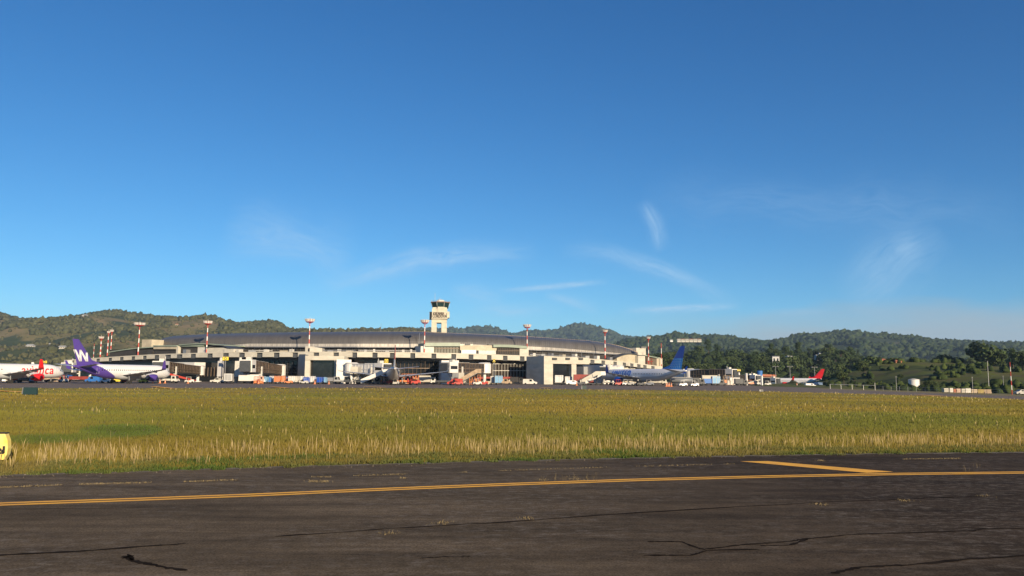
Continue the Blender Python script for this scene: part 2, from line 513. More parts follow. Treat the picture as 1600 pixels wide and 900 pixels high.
# tar sealed cracks in the taxiway
def crack(mb, pts, w, jit=0.03, sub=10, brk=0.0):
    P = []
    for i in range(len(pts) - 1):
        a, b = ground(*pts[i]), ground(*pts[i + 1])
        for k in range(sub):
            p = a.lerp(b, k / sub)
            s = noise.noise(p * 0.9) * jit * 3 + random.uniform(-jit, jit) * 0.4
            P.append(p + Vector((s * 0.3, s, 0)))
    P.append(ground(*pts[-1]))
    W = [w * random.uniform(0.35, 1.05) for _ in P]
    W[0] = W[-1] = w * 0.3
    ribbon(P, W, 0.034, mb)
mb = MB()
crack(mb, [(-500, 905), (-200, 885), (0, 871), (150, 862), (290, 852)], 0.139)
crack(mb, [(430, 841), (600, 829), (820, 816), (1000, 803), (1300, 786), (1600, 775), (1900, 768)], 0.116)
crack(mb, [(190, 873), (205, 880), (240, 886), (292, 895)], 0.155)
crack(mb, [(188, 877), (208, 871)], 0.109, sub=4)
crack(mb, [(196, 870), (206, 879)], 0.093, sub=4)
crack(mb, [(655, 876), (700, 873), (735, 872)], 0.078)
crack(mb, [(1012, 848.5), (1065, 849), (1085, 856), (1102, 861)], 0.116)
crack(mb, [(1006, 871), (1080, 871), (1105, 862), (1186, 862)], 0.116)
crack(mb, [(1102, 860), (1180, 853), (1235, 848), (1262, 844), (1330, 838), (1450, 835), (1520, 832), (1536, 829), (1660, 827)], 0.109)
crack(mb, [(1188, 856), (1235, 854), (1262, 845)], 0.093)
crack(mb, [(1496, 825.5), (1545, 829)], 0.078)
crack(mb, [(1300, 899), (1345, 890), (1420, 886), (1520, 876), (1650, 868)], 0.139)
crack(mb, [(1360, 806), (1420, 810), (1455, 808)], 0.046)
crack(mb, [(0, 800), (120, 797), (240, 795)], 0.039)
crack(mb, [(520, 786), (640, 779), (800, 772), (900, 768)], 0.039)
tag(mb.build('crack_sealant', tar), kind='structure')
# pale dust and chipped patches
dust = mat('pale_dust', (0.20, 0.165, 0.125), 0.95, var=0.3, scale=4)
mb = MB()
P0, P1 = [], []
for i in range(0, len(nearW) - 1):
    for k in range(24):
        p = nearW[i].lerp(nearW[i + 1], k / 24.0)
        w0 = 0.05 + 0.30 * max(0, noise.noise(Vector((p.x * 1.3, 2.2, 0))) + .25) + random.uniform(0, .06)
        P0.append(Vector((p.x, p.y - w0, 0.034))); P1.append(Vector((p.x, p.y + 0.25, 0.034)))
for i in range(len(P0) - 1): mb.poly([P0[i], P0[i + 1], P1[i + 1], P1[i]])
tag(mb.build('verge_strip', mat('gravelly_verge', (0.17, 0.145, 0.095), 0.95, col2=(0.075, 0.062, 0.040), scale=9.0)), kind='structure')
def rockchip(mb, p, s):
    mb.v += [tuple(p + Vector((random.uniform(-s, s), random.uniform(-s, s), 0.0))) for _ in range(3)] + [tuple(p + Vector((0, 0, s * 0.8)))]
    i = len(mb.v) - 4
    for f in ((0, 1, 3), (1, 2, 3), (2, 0, 3)): mb.f.append(tuple(i + k for k in f)); mb.m.append(0)
mb = MB()
for _ in range(900):
    i = random.randrange(8, len(nearW) - 8); p = nearW[i].lerp(nearW[i + 1], random.random())
    d = abs(random.gauss(0, 0.35))
    rockchip(mb, Vector((p.x, p.y - d + 0.1, 0.03)), random.uniform(0.008, 0.03))
tag(mb.build('verge_gravel', dust), kind='stuff')

# ------------------------------------------------------------------ grass
def blades(name, P, h, w, lean, cb, ct, label_kind='stuff', seed=None, headw=None):
    """P (n,3) roots; h,w arrays; cb, ct base and tip colours (n,3)"""
    n = len(P)
    th = rng.normal(0.25, 0.55, n); lt = rng.uniform(0, 2 * np.pi, n)
    side = np.stack([np.cos(th), np.sin(th), np.zeros(n)], 1)
    ld = np.stack([np.cos(lt), np.sin(lt), np.zeros(n)], 1)
    up = np.array([0, 0, 1.0])
    ll = lean * rng.uniform(0.2, 1.0, n)
    mid = P + up * (h * 0.6)[:, None] + ld * (h * ll * 0.35)[:, None]
    tip = P + up * (h * (1 - ll * 0.25))[:, None] + ld * (h * ll)[:, None]
    hw = w if headw is None else headw
    v = np.stack([P - side * w[:, None] / 2, P + side * w[:, None] / 2, mid + side * hw[:, None] * 0.4, mid - side * hw[:, None] * 0.4, tip], 1).reshape(-1, 3)
    base = (np.arange(n) * 5)[:, None]
    f = np.concatenate([base + np.array([[0, 1, 2]]), base + np.array([[0, 2, 3]]), base + np.array([[3, 2, 4]])], 0)
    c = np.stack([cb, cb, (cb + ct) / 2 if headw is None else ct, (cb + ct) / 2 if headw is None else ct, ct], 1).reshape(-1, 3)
    o = mesh_np(name, v, f, grassm, c)
    return tag(o, kind=label_kind)
grassm = mat('grass_blades', (1, 1, 1), 0.85, attr='tint', spec=0.15)
grassm.node_tree.nodes['Principled BSDF'].inputs['Specular IOR Level'].default_value = 0.1
nearX = np.array([p.x for p in nearW]); nearYv = np.array([p.y for p in nearW])
farX = np.array([p.x for p in farW]); farYv = np.array([p.y for p in farW])
def field_near(X): return np.interp(X, nearX, nearYv)
# the far edge, as Y/|slope| per bearing
bear_far = np.array([p.x / p.y for p in farW]); 
def field_far(b): return np.interp(b, bear_far, farYv)
bear_near = np.array([p.x / p.y for p in nearW])
def field_nearb(b): return np.interp(b, bear_near, nearYv)
def scatter(n, d0, d1, b0=-0.98, b1=0.98, power=1.0):
    """roots in the field: d as distance beyond the near edge (metres), density falling with distance by power"""
    b = rng.uniform(b0, b1, n)
    u = rng.uniform(0, 1, n)
    yn = field_nearb(b); yf = field_far(b)
    a0 = yn + d0; a1 = np.minimum(yn + d1, yf - 0.2)
    ok = a1 > a0
    b, u, a0, a1 = b[ok], u[ok], a0[ok], a1[ok]
    if power == 1: Y = a0 * (a1 / a0) ** u          # uniform in log Y
    else:
        q = 1 - power
        Y = (a0 ** q + u * (a1 ** q - a0 ** q)) ** (1 / q)
    X = b * Y
    Z = np.array([gz(x, y) for x, y in zip(X, Y)])
    return np.stack([X, Y, Z], 1), Y - field_nearb(b)
def pnoise(P, s, seed=0.0):
    return np.array([noise.noise(Vector((x * s, y * s * 1.0, seed))) for x, y in P[:, :2]])
def colmix(a, b, t):
    t = np.clip(t, 0, 1)[:, None]
    return np.array(a) * (1 - t) + np.array(b) * t
# 1. body of the field
P, D = scatter(420000, 0.3, 400, power=1.6)
n1 = pnoise(P, 0.05, 3.1); n2 = pnoise(P, 0.21, 9.0)
greenness = np.clip(0.30 + n1 * 1.1 + n2 * 0.35 + 0.35 * np.exp(-((D - 26) / 16) ** 2) - 0.3 * np.exp(-((D - 5) / 3.5) ** 2), 0, 1)
# two greener hollows left of centre
hol = np.exp(-(((P[:, 0] / P[:, 1] + 0.50) / 0.045) ** 2)) * np.exp(-((D - 17) / 4.0) ** 2) + 0.8 * np.exp(-(((P[:, 0] / P[:, 1] + 0.60) / 0.05) ** 2)) * np.exp(-((D - 12) / 2.5) ** 2)
greenness = np.clip(greenness + hol, 0, 1.2)
tone = np.array([noise.noise(Vector((x * 0.022, y * 0.11, 40.0))) for x, y in P[:, :2]]) + 0.6 * np.array([noise.noise(Vector((x * 0.08, y * 0.4, 47.0))) for x, y in P[:, :2]])
jit = (rng.uniform(0.92, 1.1, len(P)) * (0.90 + 0.30 * tone) * (1 - 0.28 * np.clip(hol, 0, 1)))[:, None] * np.where(hol[:, None] > .25, np.array([[.8, 1.06, 1.1]]), 1.0)
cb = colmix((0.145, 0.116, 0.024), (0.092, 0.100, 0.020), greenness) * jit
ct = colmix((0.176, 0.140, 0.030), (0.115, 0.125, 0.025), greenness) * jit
hh = rng.uniform(0.09, 0.20, len(P)) * (1 - 0.25 * hol)
ww = np.clip(P[:, 1] * 0.0006, 0.010, 0.07) * rng.uniform(0.7, 1.5, len(P))
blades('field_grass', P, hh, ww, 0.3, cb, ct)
# 2. tall dry seed heads close to the taxiway
P, D = scatter(30000, 0.8, 14, power=1.3)
n1 = pnoise(P, 0.55, 1.7); n3 = pnoise(P, 0.12, 21.0)
keep = rng.uniform(0, 1, len(P)) < 0.5 * np.clip(0.6 + 0.7 * n1 + 0.4 * n3, 0.1, 1) * np.exp(-(((D - 3.8) / 2.6) ** 2))
P = P[keep]; n = len(P); 
j = rng.uniform(0.7, 1.25, n)[:, None]
hh = rng.uniform(0.22, 0.66, n)
ww = rng.uniform(0.005, 0.011, n)
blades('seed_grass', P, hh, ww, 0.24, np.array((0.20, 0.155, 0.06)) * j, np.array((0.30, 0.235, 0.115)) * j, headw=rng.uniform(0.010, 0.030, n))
# 2b sparse seed heads further out, and a paler rim before the far pavement
P, D = scatter(60000, 12, 400, power=1.5)
b = P[:, 0] / P[:, 1]; rim = field_far(b) - P[:, 1]
n1 = pnoise(P, 0.09, 5.0)
keep = rng.uniform(0, 1, len(P)) < 0.22 * np.clip(0.04 + 0.3 * n1 + 1.3 * np.exp(-(rim / 22) ** 2) * (0.5 + 1.2 * pnoise(P, 0.04, 31.0)), 0, 1)
P = P[keep]; n = len(P); j = rng.uniform(0.7, 1.2, n)[:, None]
blades('sparse_seed_grass', P, rng.uniform(0.2, 0.42, n), np.clip(P[:, 1] * 0.0004, 0.01, 0.05), 0.2, np.array((0.2, 0.16, 0.06)) * j, np.array((0.36, 0.29, 0.13)) * j, headw=np.clip(P[:, 1] * 0.0009, 0.02, 0.11) * rng.uniform(0.6, 1.3, n))
# 3. short green verge at the pavement edge
P, D = scatter(90000, -0.4, 2.6, power=1.0)
n1 = pnoise(P, 0.8, 11.0)
keep = rng.uniform(0, 1, len(P)) < np.clip(1.15 - np.abs(D) * 0.36 + n1 * 0.5, 0, 1) * (D > 0.04 + 0.75 * pnoise(P, 1.9, 51.0))
P = P[keep]; D = D[keep]; n = len(P); j = rng.uniform(0.6, 1.35, n)[:, None]
g = np.clip(0.55 + pnoise(P, 0.35, 14.0) * 1.2, 0, 1)
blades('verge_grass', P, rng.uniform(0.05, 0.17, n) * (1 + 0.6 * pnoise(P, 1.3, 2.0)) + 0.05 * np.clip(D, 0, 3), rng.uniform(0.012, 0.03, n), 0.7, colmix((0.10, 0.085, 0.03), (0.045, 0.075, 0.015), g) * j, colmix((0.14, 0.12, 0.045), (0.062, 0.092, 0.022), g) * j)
# 4. dry weeds growing in the joints of the pavement
def weed_line(pts, dens, hmax, spread):
    out = []
    for i in range(len(pts) - 1):
        a, b = ground(*pts[i]), ground(*pts[i + 1])
        k = int((b - a).length * dens)
        for _ in range(k):
            t = random.random(); p = a.lerp(b, t)
            if noise.noise(Vector((p.x * 0.7, p.y * 0.7, 4))) < -0.12: continue
            out.append((p.x + random.gauss(0, spread), p.y + random.gauss(0, spread), 0.03))
    return out
W = []
W += weed_line([(-300, 783), (0, 764), (95, 760)], 110, .05, 0.035)
W += weed_line([(125, 759), (300, 754.5), (435, 749.5)], 150, .05, 0.04)
W += weed_line([(475, 747.5), (520, 747)], 90, .05, 0.05)
W += weed_line([(555, 745.5), (730, 739.5)], 80, .05, 0.035)
W += weed_line([(780, 737.5), (930, 732.5), (1150, 726.5)], 50, .05, 0.035)
W += weed_line([(1410, 719), (1500, 718)], 120, .05, 0.05)
W += weed_line([(1550, 717), (1650, 716)], 120, .05, 0.05)
for (x, y, k, s) in [(490, 754.5, 120, .12), (508, 754.5, 90, .08), (629, 749, 90, .06), (1282, 721.5, 120, .07), (821, 813, 90, .09), (1281, 791, 90, .12), (1415, 784.5, 60, .12), (1535, 777, 50, .1), (690, 820, 70, .12), (605, 836, 50, .12), (908, 751, 120, .25), (847, 752, 60, .1)]:
    p = ground(x, y)
    W += [(p.x + random.gauss(0, s), p.y + random.gauss(0, s * .8), 0.03) for _ in range(k // 2)]
P = np.array(W); n = len(P); j = rng.uniform(0.6, 1.2, n)[:, None]
blades('pavement_weeds', P, rng.uniform(0.015, 0.055, n), rng.uniform(0.006, 0.014, n), 0.9, np.array((0.14, 0.11, 0.06)) * j, np.array((0.30, 0.24, 0.13)) * j)
W = []
for (x, y) in [(847, 756), (866, 753), (880, 752), (900, 751), (915, 750), (927, 749), (1527, 733), (1510, 738)]:
    p = ground(x, y)
    W += [(p.x + random.gauss(0, .06), p.y + random.gauss(0, .06), 0.03) for _ in range(7)]
P = np.array(W); n = len(P)
blades('tall_pavement_weeds', P, rng.uniform(0.08, 0.26, n), rng.uniform(0.002, 0.004, n), 0.3, np.full((n, 3), (0.13, 0.10, 0.05)), np.full((n, 3), (0.30, 0.24, 0.12)))

# ================================================================== hills
def hill_mat(name, forest, forest2, pasture, soilc, patch_scale, bias=0.5):
    m = bpy.data.materials.new(name); m.use_nodes = True
    t = m.node_tree; L = t.links; b = t.nodes['Principled BSDF']
    b.inputs['Roughness'].default_value = 0.95; b.inputs['Specular IOR Level'].default_value = 0.1
    g = t.nodes.new('ShaderNodeNewGeometry')
    def nz(scale, detail=6):
        n = t.nodes.new('ShaderNodeTexNoise'); n.inputs['Scale'].default_value = scale; n.inputs['Detail'].default_value = detail; n.inputs['Roughness'].default_value = 0.6
        L.new(g.outputs['Position'], n.inputs['Vector']); return n.outputs['Fac']
    def ramp(src, a, bb, p0, p1):
        r = t.nodes.new('ShaderNodeValToRGB'); r.color_ramp.elements[0].color = (*a, 1); r.color_ramp.elements[1].color = (*bb, 1)
        r.color_ramp.elements[0].position = p0; r.color_ramp.elements[1].position = p1; L.new(src, r.inputs[0]); return r.outputs[0]
    def mix(f, a, bb):
        x = t.nodes.new('ShaderNodeMix'); x.data_type = 'RGBA'; L.new(f, x.inputs['Factor']); L.new(a, x.inputs['A']); L.new(bb, x.inputs['B']); return x.outputs['Result']
    fo = ramp(nz(patch_scale * 14), forest, forest2, 0.35, 0.65)
    pa = ramp(nz(patch_scale * 5), pasture, soilc, 0.4, 0.66)
    c = mix(ramp(nz(patch_scale, 3), (0, 0, 0), (1, 1, 1), bias, bias + 0.05), fo, pa)
    L.new(c, b.inputs['Base Color'])
    return m
def hill(name, sky_pts, Yr, Yf, Yb, amp, nscale, material, step, rows=44, prof=1.35, xr=(-900, 2500)):
    zr_pts = [(at(x, y, Yr).x, at(x, y, Yr).z) for x, y in sky_pts]
    X0, X1 = at(xr[0], 590, Yr).x, at(xr[1], 590, Yr).x
    xs = np.arange(X0, X1 + step, step)
    ts = np.linspace(0, 1, rows)
    Ys = list(Yf + (Yr - Yf) * ts) + [Yr + (Yb - Yr) * k / 8 for k in range(1, 9)]
    def H(X, Y):
        zr = interp(zr_pts, X)
        g = gz(X, Y) - 0.3
        if Y <= Yf or Y >= Yb: return g
        if Y <= Yr:
            t = (Y - Yf) / (Yr - Yf)
            n = noise.fractal(Vector((X * nscale, Y * nscale, 1.7)), 1.0, 2.0, 5)
            z = g + (zr - g) * t ** prof + n * amp * (math.sin(math.pi * t) ** 0.7 + 0.02)
            lim = (CAM_H + (zr - CAM_H) * (Y / Yr)) - amp * 0.05
            return min(z, lim) if t < 0.999 else zr
        t = (Y - Yr) / (Yb - Yr)
        return g + (zr - g) * (1 - t) ** 1.2
    v = [(x, y, H(x, y)) for x in xs for y in Ys]
    ny = len(Ys); f = []
    for i in range(len(xs) - 1):
        for j in range(ny - 1):
            a = i * ny + j; f.append((a, a + ny, a + ny + 1, a + 1))
    tag(mesh_np(name, np.array(v), np.array(f), material, smooth=True), kind='structure')
    return H
m_left = hill_mat('pasture_hill_cover', (0.030, 0.046, 0.020), (0.055, 0.068, 0.028), (0.145, 0.130, 0.052), (0.20, 0.150, 0.078), 0.0042, 0.48)
m_far = hill_mat('far_forest_cover', (0.022, 0.036, 0.020), (0.036, 0.050, 0.026), (0.060, 0.068, 0.035), (0.085, 0.075, 0.045), 0.0013, 0.58)
m_right = hill_mat('wooded_hill_cover', (0.025, 0.040, 0.018), (0.042, 0.058, 0.024), (0.060, 0.075, 0.030), (0.090, 0.080, 0.045), 0.004, 0.58)
m_bank = hill_mat('grassy_bank_cover', (0.038, 0.050, 0.016), (0.070, 0.088, 0.022), (0.100, 0.118, 0.028), (0.095, 0.085, 0.038), 0.02, 0.42)
SKY_L = [(-900, 500), (-300, 480), (-100, 486), (0, 492), (15, 498), (40, 503), (75, 503), (110, 502), (130, 495), (150, 492), (165, 490), (185, 489), (200, 491), (213, 495), (250, 498), (280, 500), (305, 499), (320, 497), (335, 498), (345, 502), (360, 506), (377, 509), (390, 507), (410, 505), (432, 506), (440, 510), (447, 516), (460, 519), (540, 520), (570, 518), (600, 520), (640, 517), (655, 520), (720, 530), (850, 560), (950, 590), (2500, 592)]
SKY_M = [(-900, 585), (450, 540), (560, 522), (640, 519), (700, 518), (720, 518), (755, 515), (775, 517), (790, 522), (805, 526), (820, 522), (840, 520), (862, 520), (880, 516), (890, 513), (897, 510.5), (907, 510.5), (915, 511.5), (925, 514), (940, 517), (955, 522), (970, 529), (1000, 532), (1050, 530), (1300, 545), (2500, 560)]
SKY_R = [(-900, 596), (860, 590), (930, 560), (975, 535), (1000, 533), (1030, 530), (1045, 526), (1055, 524), (1070, 526), (1100, 528), (1140, 530), (1165, 534), (1180, 537), (1200, 537), (1212, 534), (1225, 533), (1240, 529), (1250, 526), (1280, 526), (1295, 523), (1310, 521), (1340, 522), (1365, 525), (1400, 528), (1430, 530), (1445, 534), (1470, 535.5), (1500, 536), (1550, 539.5), (1580, 540), (1600, 540), (1800, 536), (2500, 530)]
SKY_D = [(-900, 598), (900, 596), (960, 582), (1000, 566), (1050, 556), (1100, 553), (1200, 556), (1250, 553), (1300, 556), (1340, 562), (1400, 568), (1500, 575), (1600, 580), (1800, 575), (2500, 575)]
SKY_E = [(-900, 600), (1262, 599), (1285, 594), (1310, 585), (1340, 575), (1365, 568), (1400, 565), (1482, 565.5), (1510, 573), (1540, 581), (1570, 592), (1600, 597), (1700, 600), (2500, 605)]
H_far = hill('far_hills', SKY_M, 6000, 3600, 8200, 60, 0.0011, m_far, 60)
H_left = hill('left_hills', SKY_L, 2300, 1000, 3000, 42, 0.0030, m_left, 22, rows=60)
H_right = hill('right_hills', SKY_R, 3000, 1500, 4000, 45, 0.0026, m_right, 30, rows=50)
H_mid = hill('wooded_slope', SKY_D, 980, 600, 1250, 9, 0.008, m_right, 12, rows=34)
H_bank = hill('grassy_bank', SKY_E, 500, 300, 570, 2.6, 0.02, m_bank, 5, rows=44, prof=1.0)

# trees on the far hills read as one mass
ico_v = []; 
def ico():
    import bmesh
    bm = bmesh.new(); bmesh.ops.create_icosphere(bm, subdivisions=2, radius=1.0)
    v = np.array([x.co[:] for x in bm.verts]); f = np.array([[q.index for q in p.verts] for p in bm.faces]); bm.free(); return v, f
IV, IF = ico()
leafm = mat('far_foliage', (1, 1, 1), 0.95, attr='tint', spec=0.1)
def forest(name, H, Yr, Yf, n, size, x0, x1, thresh, ns, cdark, clite, ridge=0.12, squash=1.1, avoid=None):
    pos = []; k = 0
    while len(pos) < n and k < n * 30:
        k += 1
        on_ridge = random.random() < ridge
        Y = Yr * random.uniform(0.985, 1.01) if on_ridge else random.uniform(Yf, Yr)
        px = random.uniform(x0, x1)
        X = at(px, 590, Y).x
        if not on_ridge and noise.fractal(Vector((X * ns, Y * ns, 8.8)), 1.0, 2.0, 3) < thresh: continue
        if avoid and avoid(px, Y): continue
        s = size * random.uniform(0.55, 1.25)
        pos.append((X, Y, H(X, Y), s))
    pos = np.array(pos); m = len(pos)
    V = np.empty((m, len(IV), 3)); C = np.empty((m, len(IV), 3))
    rad = 1 + rng.normal(0, 0.24, (m, len(IV)))
    sc3 = pos[:, 3][:, None, None] * np.stack([rng.uniform(0.7, 1.2, m), rng.uniform(0.7, 1.2, m), rng.uniform(0.6, 1.1, m) * squash], 1)[:, None, :]
    V = IV[None] * rad[..., None] * sc3
    V += np.stack([pos[:, 0], pos[:, 1], pos[:, 2] + pos[:, 3] * 0.45], 1)[:, None, :]
    t = rng.uniform(0, 1, m)[:, None, None]
    C[:] = np.array(cdark) * (1 - t) + np.array(clite) * t
    C *= rng.uniform(0.75, 1.25, (m, len(IV), 1))
    Fc = (IF[None] + (np.arange(m) * len(IV))[:, None, None]).reshape(-1, 3)
    return tag(mesh_np(name, V.reshape(-1, 3), Fc, leafm, C.reshape(-1, 3)), kind='stuff')
def open_field(px, Y):      # the bare pasture at the far left
    return (px < 45 and 1150 < Y < 1900) or (232 < px < 262 and 1100 < Y < 1500) or (px < 140 and 1000 < Y < 1180 and random.random() < .7)
forest('far_left_woods', H_left, 2300, 1050, 11000, 7.2, -420, 760, -0.02, 0.0045, (0.046, 0.052, 0.024), (0.088, 0.088, 0.040), avoid=open_field)
forest('left_hill_scrub', H_left, 2300, 1050, 3600, 3.4, -420, 760, -1, 0.01, (0.055, 0.060, 0.026), (0.10, 0.095, 0.042))
forest('far_right_woods', H_right, 3000, 1500, 13000, 9.5, 940, 1950, -0.35, 0.004, (0.018, 0.033, 0.014), (0.046, 0.064, 0.024), ridge=0.16)
forest('distant_ridge_woods', H_far, 6000, 4200, 2200, 20, 560, 1100, -0.1, 0.002, (0.02, 0.034, 0.016), (0.04, 0.055, 0.025), ridge=0.3)
forest('slope_undergrowth', H_mid, 980, 610, 3200, 3.6, 950, 1900, -0.5, 0.01, (0.014, 0.026, 0.010), (0.040, 0.056, 0.018), ridge=0.0)
forest('bank_scrub', H_bank, 500, 315, 420, 1.7, 1285, 1700, 0.12, 0.03, (0.022, 0.036, 0.012), (0.055, 0.075, 0.020), ridge=0.12)

# ------------------------------------------------------------------ individual trees
barkm = mat('grey_brown_bark', (0.10, 0.075, 0.055), 0.9, var=0.3, scale=1)
leaf2 = mat('leaf_clumps', (1, 1, 1), 0.8, attr='tint', spec=0.2)
def crown_mesh(h, w, kind, seed, nleaf=1500):
    r = np.random.default_rng(seed)
    lobes = []
    nl = 13 if kind != 'conical' else 11
    for i in range(nl):
        if kind == 'round':
            a = r.uniform(0, 6.28); q = r.uniform(0.15, 0.75) * w / 2; z = h * r.uniform(0.42, 0.86); rr = w * r.uniform(0.16, 0.27)
        elif kind == 'spreading':
            a = r.uniform(0, 6.28); q = r.uniform(0.2, 0.85) * w / 2; z = h * r.uniform(0.5, 0.85) - q * 0.1; rr = w * r.uniform(0.13, 0.22)
        elif kind == 'tall':
            a = r.uniform(0, 6.28); z = h * r.uniform(0.35, 0.93); q = r.uniform(0, 0.5) * w / 2; rr = w * r.uniform(0.18, 0.30)
        else:
            t = i / nl; a = r.uniform(0, 6.28); z = h * (0.2 + 0.74 * t); q = r.uniform(0, 0.25) * w * (1 - t); rr = w * (0.36 * (1 - t) + 0.09)
        lobes.append((q * math.cos(a), q * math.sin(a), z, rr, r.uniform(0.55, 0.85), r.uniform(0.7, 1.35)))
    lobes = np.array(lobes)
    pr = lobes[:, 3] ** 2; pr /= pr.sum()
    li = r.choice(nl, nleaf, p=pr); Lb = lobes[li]
    d = r.normal(0, 1, (nleaf, 3)); d /= np.linalg.norm(d, axis=1)[:, None]
    rad = Lb[:, 3] * r.uniform(0.55, 1.12, nleaf)
    c = Lb[:, :3] + d * rad[:, None] * np.stack([np.ones(nleaf), np.ones(nleaf), Lb[:, 4]], 1)
    nrm = d + r.normal(0, 0.5, (nleaf, 3)); nrm /= np.linalg.norm(nrm, axis=1)[:, None]
    t1 = np.cross(nrm, r.normal(0, 1, (nleaf, 3))); t1 /= np.linalg.norm(t1, axis=1)[:, None]; t2 = np.cross(nrm, t1)
    s = (w * 0.045) * r.uniform(0.5, 1.3, nleaf)[:, None]
    v = np.stack([c - t1 * s, c + t2 * s * 0.7, c + t1 * s * 1.1, c - t2 * s * 0.8], 1).reshape(-1, 3)
    b = (np.arange(nleaf) * 4)[:, None]
    f = np.concatenate([b + np.array([[0, 1, 2]]), b + np.array([[0, 2, 3]])], 0)
    tone = (Lb[:, 5] * r.uniform(0.7, 1.35, nleaf))[:, None]
    base = {'round': (0.050, 0.072, 0.022), 'spreading': (0.040, 0.062, 0.020), 'tall': (0.034, 0.056, 0.020), 'conical': (0.026, 0.046, 0.020)}[kind]
    col = np.repeat(np.array(base) * tone, 4, axis=0)
    return v, f, col, lobes
def make_tree(name, h, w, kind, seed):
    root = thing(name, None, 'tree')
    v, f, col, lobes = crown_mesh(h, w, kind, seed)
    mesh_np('crown', v, f, leaf2, col, parent=root)
    mb = MB()
    top = h * 0.8
    pts = [Vector((math.sin(k * 1.3 + seed) * 0.02 * h, math.cos(k * 1.7 + seed) * 0.02 * h, top * k / 5)) for k in range(6)]
    pts[0] = Vector((0, 0, -0.6))
    for k in range(5): mb.tube(pts[k], pts[k + 1], h * 0.022 * (1 - k * 0.16), h * 0.022 * (1 - (k + 1) * 0.16), 7)
    for q in lobes[:7]:
        s = pts[2].lerp(pts[4], random.random()); mb.tube(s, Vector(q[:3]), h * 0.009, h * 0.003, 5)
    mb.build('trunk', barkm, root)
    return root
TREES = {}
def tree(px, Y, H, h, kind, label, group, var=0):
    key = (kind, var)
    X = at(px, 590, Y).x
    if key not in TREES:
        base = {'round': (10, 10), 'spreading': (11, 15), 'tall': (16, 8), 'conical': (16, 6)}[kind]
        TREES[key] = [make_tree({'round': 'broadleaf_tree', 'spreading': 'spreading_tree', 'tall': 'eucalyptus_tree', 'conical': 'conifer_tree'}[kind], base[0], base[1], kind, 11 + var * 7 + len(kind)), base[0], False]
    ent = TREES[key]
    if not ent[2]: o = ent[0]; ent[2] = True
    else: o = copy_tree(ent[0])
    o.location = (X, Y, H(X, Y) if H else gz(X, Y))
    s = h / ent[1]
    o.scale = (s * random.uniform(0.9, 1.15), s * random.uniform(0.9, 1.15), s)
    o.rotation_euler = (0, 0, random.uniform(0, 6.28))
    tag(o, label, 'tree', group)
    return o
kinds = ['round', 'spreading', 'tall', 'tall', 'conical', 'round', 'spreading']
NAMES = {'round': 'dark broadleaf tree', 'spreading': 'wide spreading tree', 'tall': 'tall slim eucalyptus tree', 'conical': 'dark pointed conifer tree'}
ZONES = [(985, 1060, 'behind the terminal end'), (1060, 1120, 'behind the longest bridge'), (1120, 1190, 'above the farthest bridges'), (1190, 1250, 'around the two left white houses'), (1250, 1300, 'behind the red tail'), (1300, 1345, 'left of the grassy bank')]
def wood_tree(px, Y, near, far, k, h, i):
    row = 'front' if Y < (near + far) / 2 else 'back'
    z = [q for q in ZONES if q[0] <= px <= q[1]]
    where = z[0][2] if z else ('behind the bank, left half' if px < 1440 else 'behind the bank, right half' if px < 1560 else 'behind the far right mast')
    lab = '%s in the %s row %s' % (NAMES[k], row, where)
    tree(px, Y, H_mid, h, k, lab, lab.replace(' tree in', ' trees in'), i % 3)
# trees crowding the wooded slope behind the pier
for i in range(150):
    px = random.uniform(985, 1345); Y = random.uniform(615, 960)
    k = random.choice(kinds); h = random.uniform(11, 21) * (1.1 if k == 'tall' else 0.9)
    wood_tree(px, Y, 615, 960, k, h, i)
for i in range(46):
    px = random.uniform(1346, 1640); Y = random.uniform(640, 940)
    k = random.choice(['round', 'spreading', 'tall', 'round']); h = random.uniform(11, 19)
    wood_tree(px, Y, 640, 940, k, h, i)
# single trees one can tell apart around the bank
S = [(1352, 470, 9, 'round', 'bushy tree at the left end of the grassy bank, left of the red roofed huts'),
     (1362, 520, 11, 'spreading', 'broad dark tree directly behind the red roofed huts'),
     (1388, 530, 9, 'round', 'small dark tree rising behind the orange hut'),
     (1484, 520, 14, 'spreading', 'big flat topped tree on the top edge of the grassy bank'),
     (1500, 530, 11, 'round', 'rounded tree right of the big flat topped tree on the bank'),
     (1540, 500, 19, 'spreading', 'largest pale green tree at the right end of the bank'),
     (1556, 490, 13, 'round', 'dark tree tucked against the right side of the largest tree'),
     (1584, 470, 16, 'tall', 'tall dark tree behind the far right red and white mast'),
     (1598, 455, 13, 'round', 'dark bushy tree right of the far right mast'),
     (1622, 450, 14, 'spreading', 'dark spreading tree at the right border of the view'),
     (1447, 330, 5.2, 'round', 'small dark bush tree just right of the white storage tank'),
     (1458, 345, 4.6, 'round', 'second small bush tree right of the white storage tank'),
     (1362, 340, 4.4, 'round', 'small bush tree beside the post at the end of the white rail'),
     (1405, 420, 4.6, 'round', 'low bush on the slope above and left of the storage tank'),
     (1336, 400, 6.5, 'tall', 'slim young tree at the foot of the bank near the red tail'),
     (1318, 430, 8, 'round', 'dark bushy tree at the foot of the wood right of the red tail')]
for i, (px, Y, h, k, lab) in enumerate(S):
    tree(px, Y, H_bank, h, k, lab, None, i % 3)
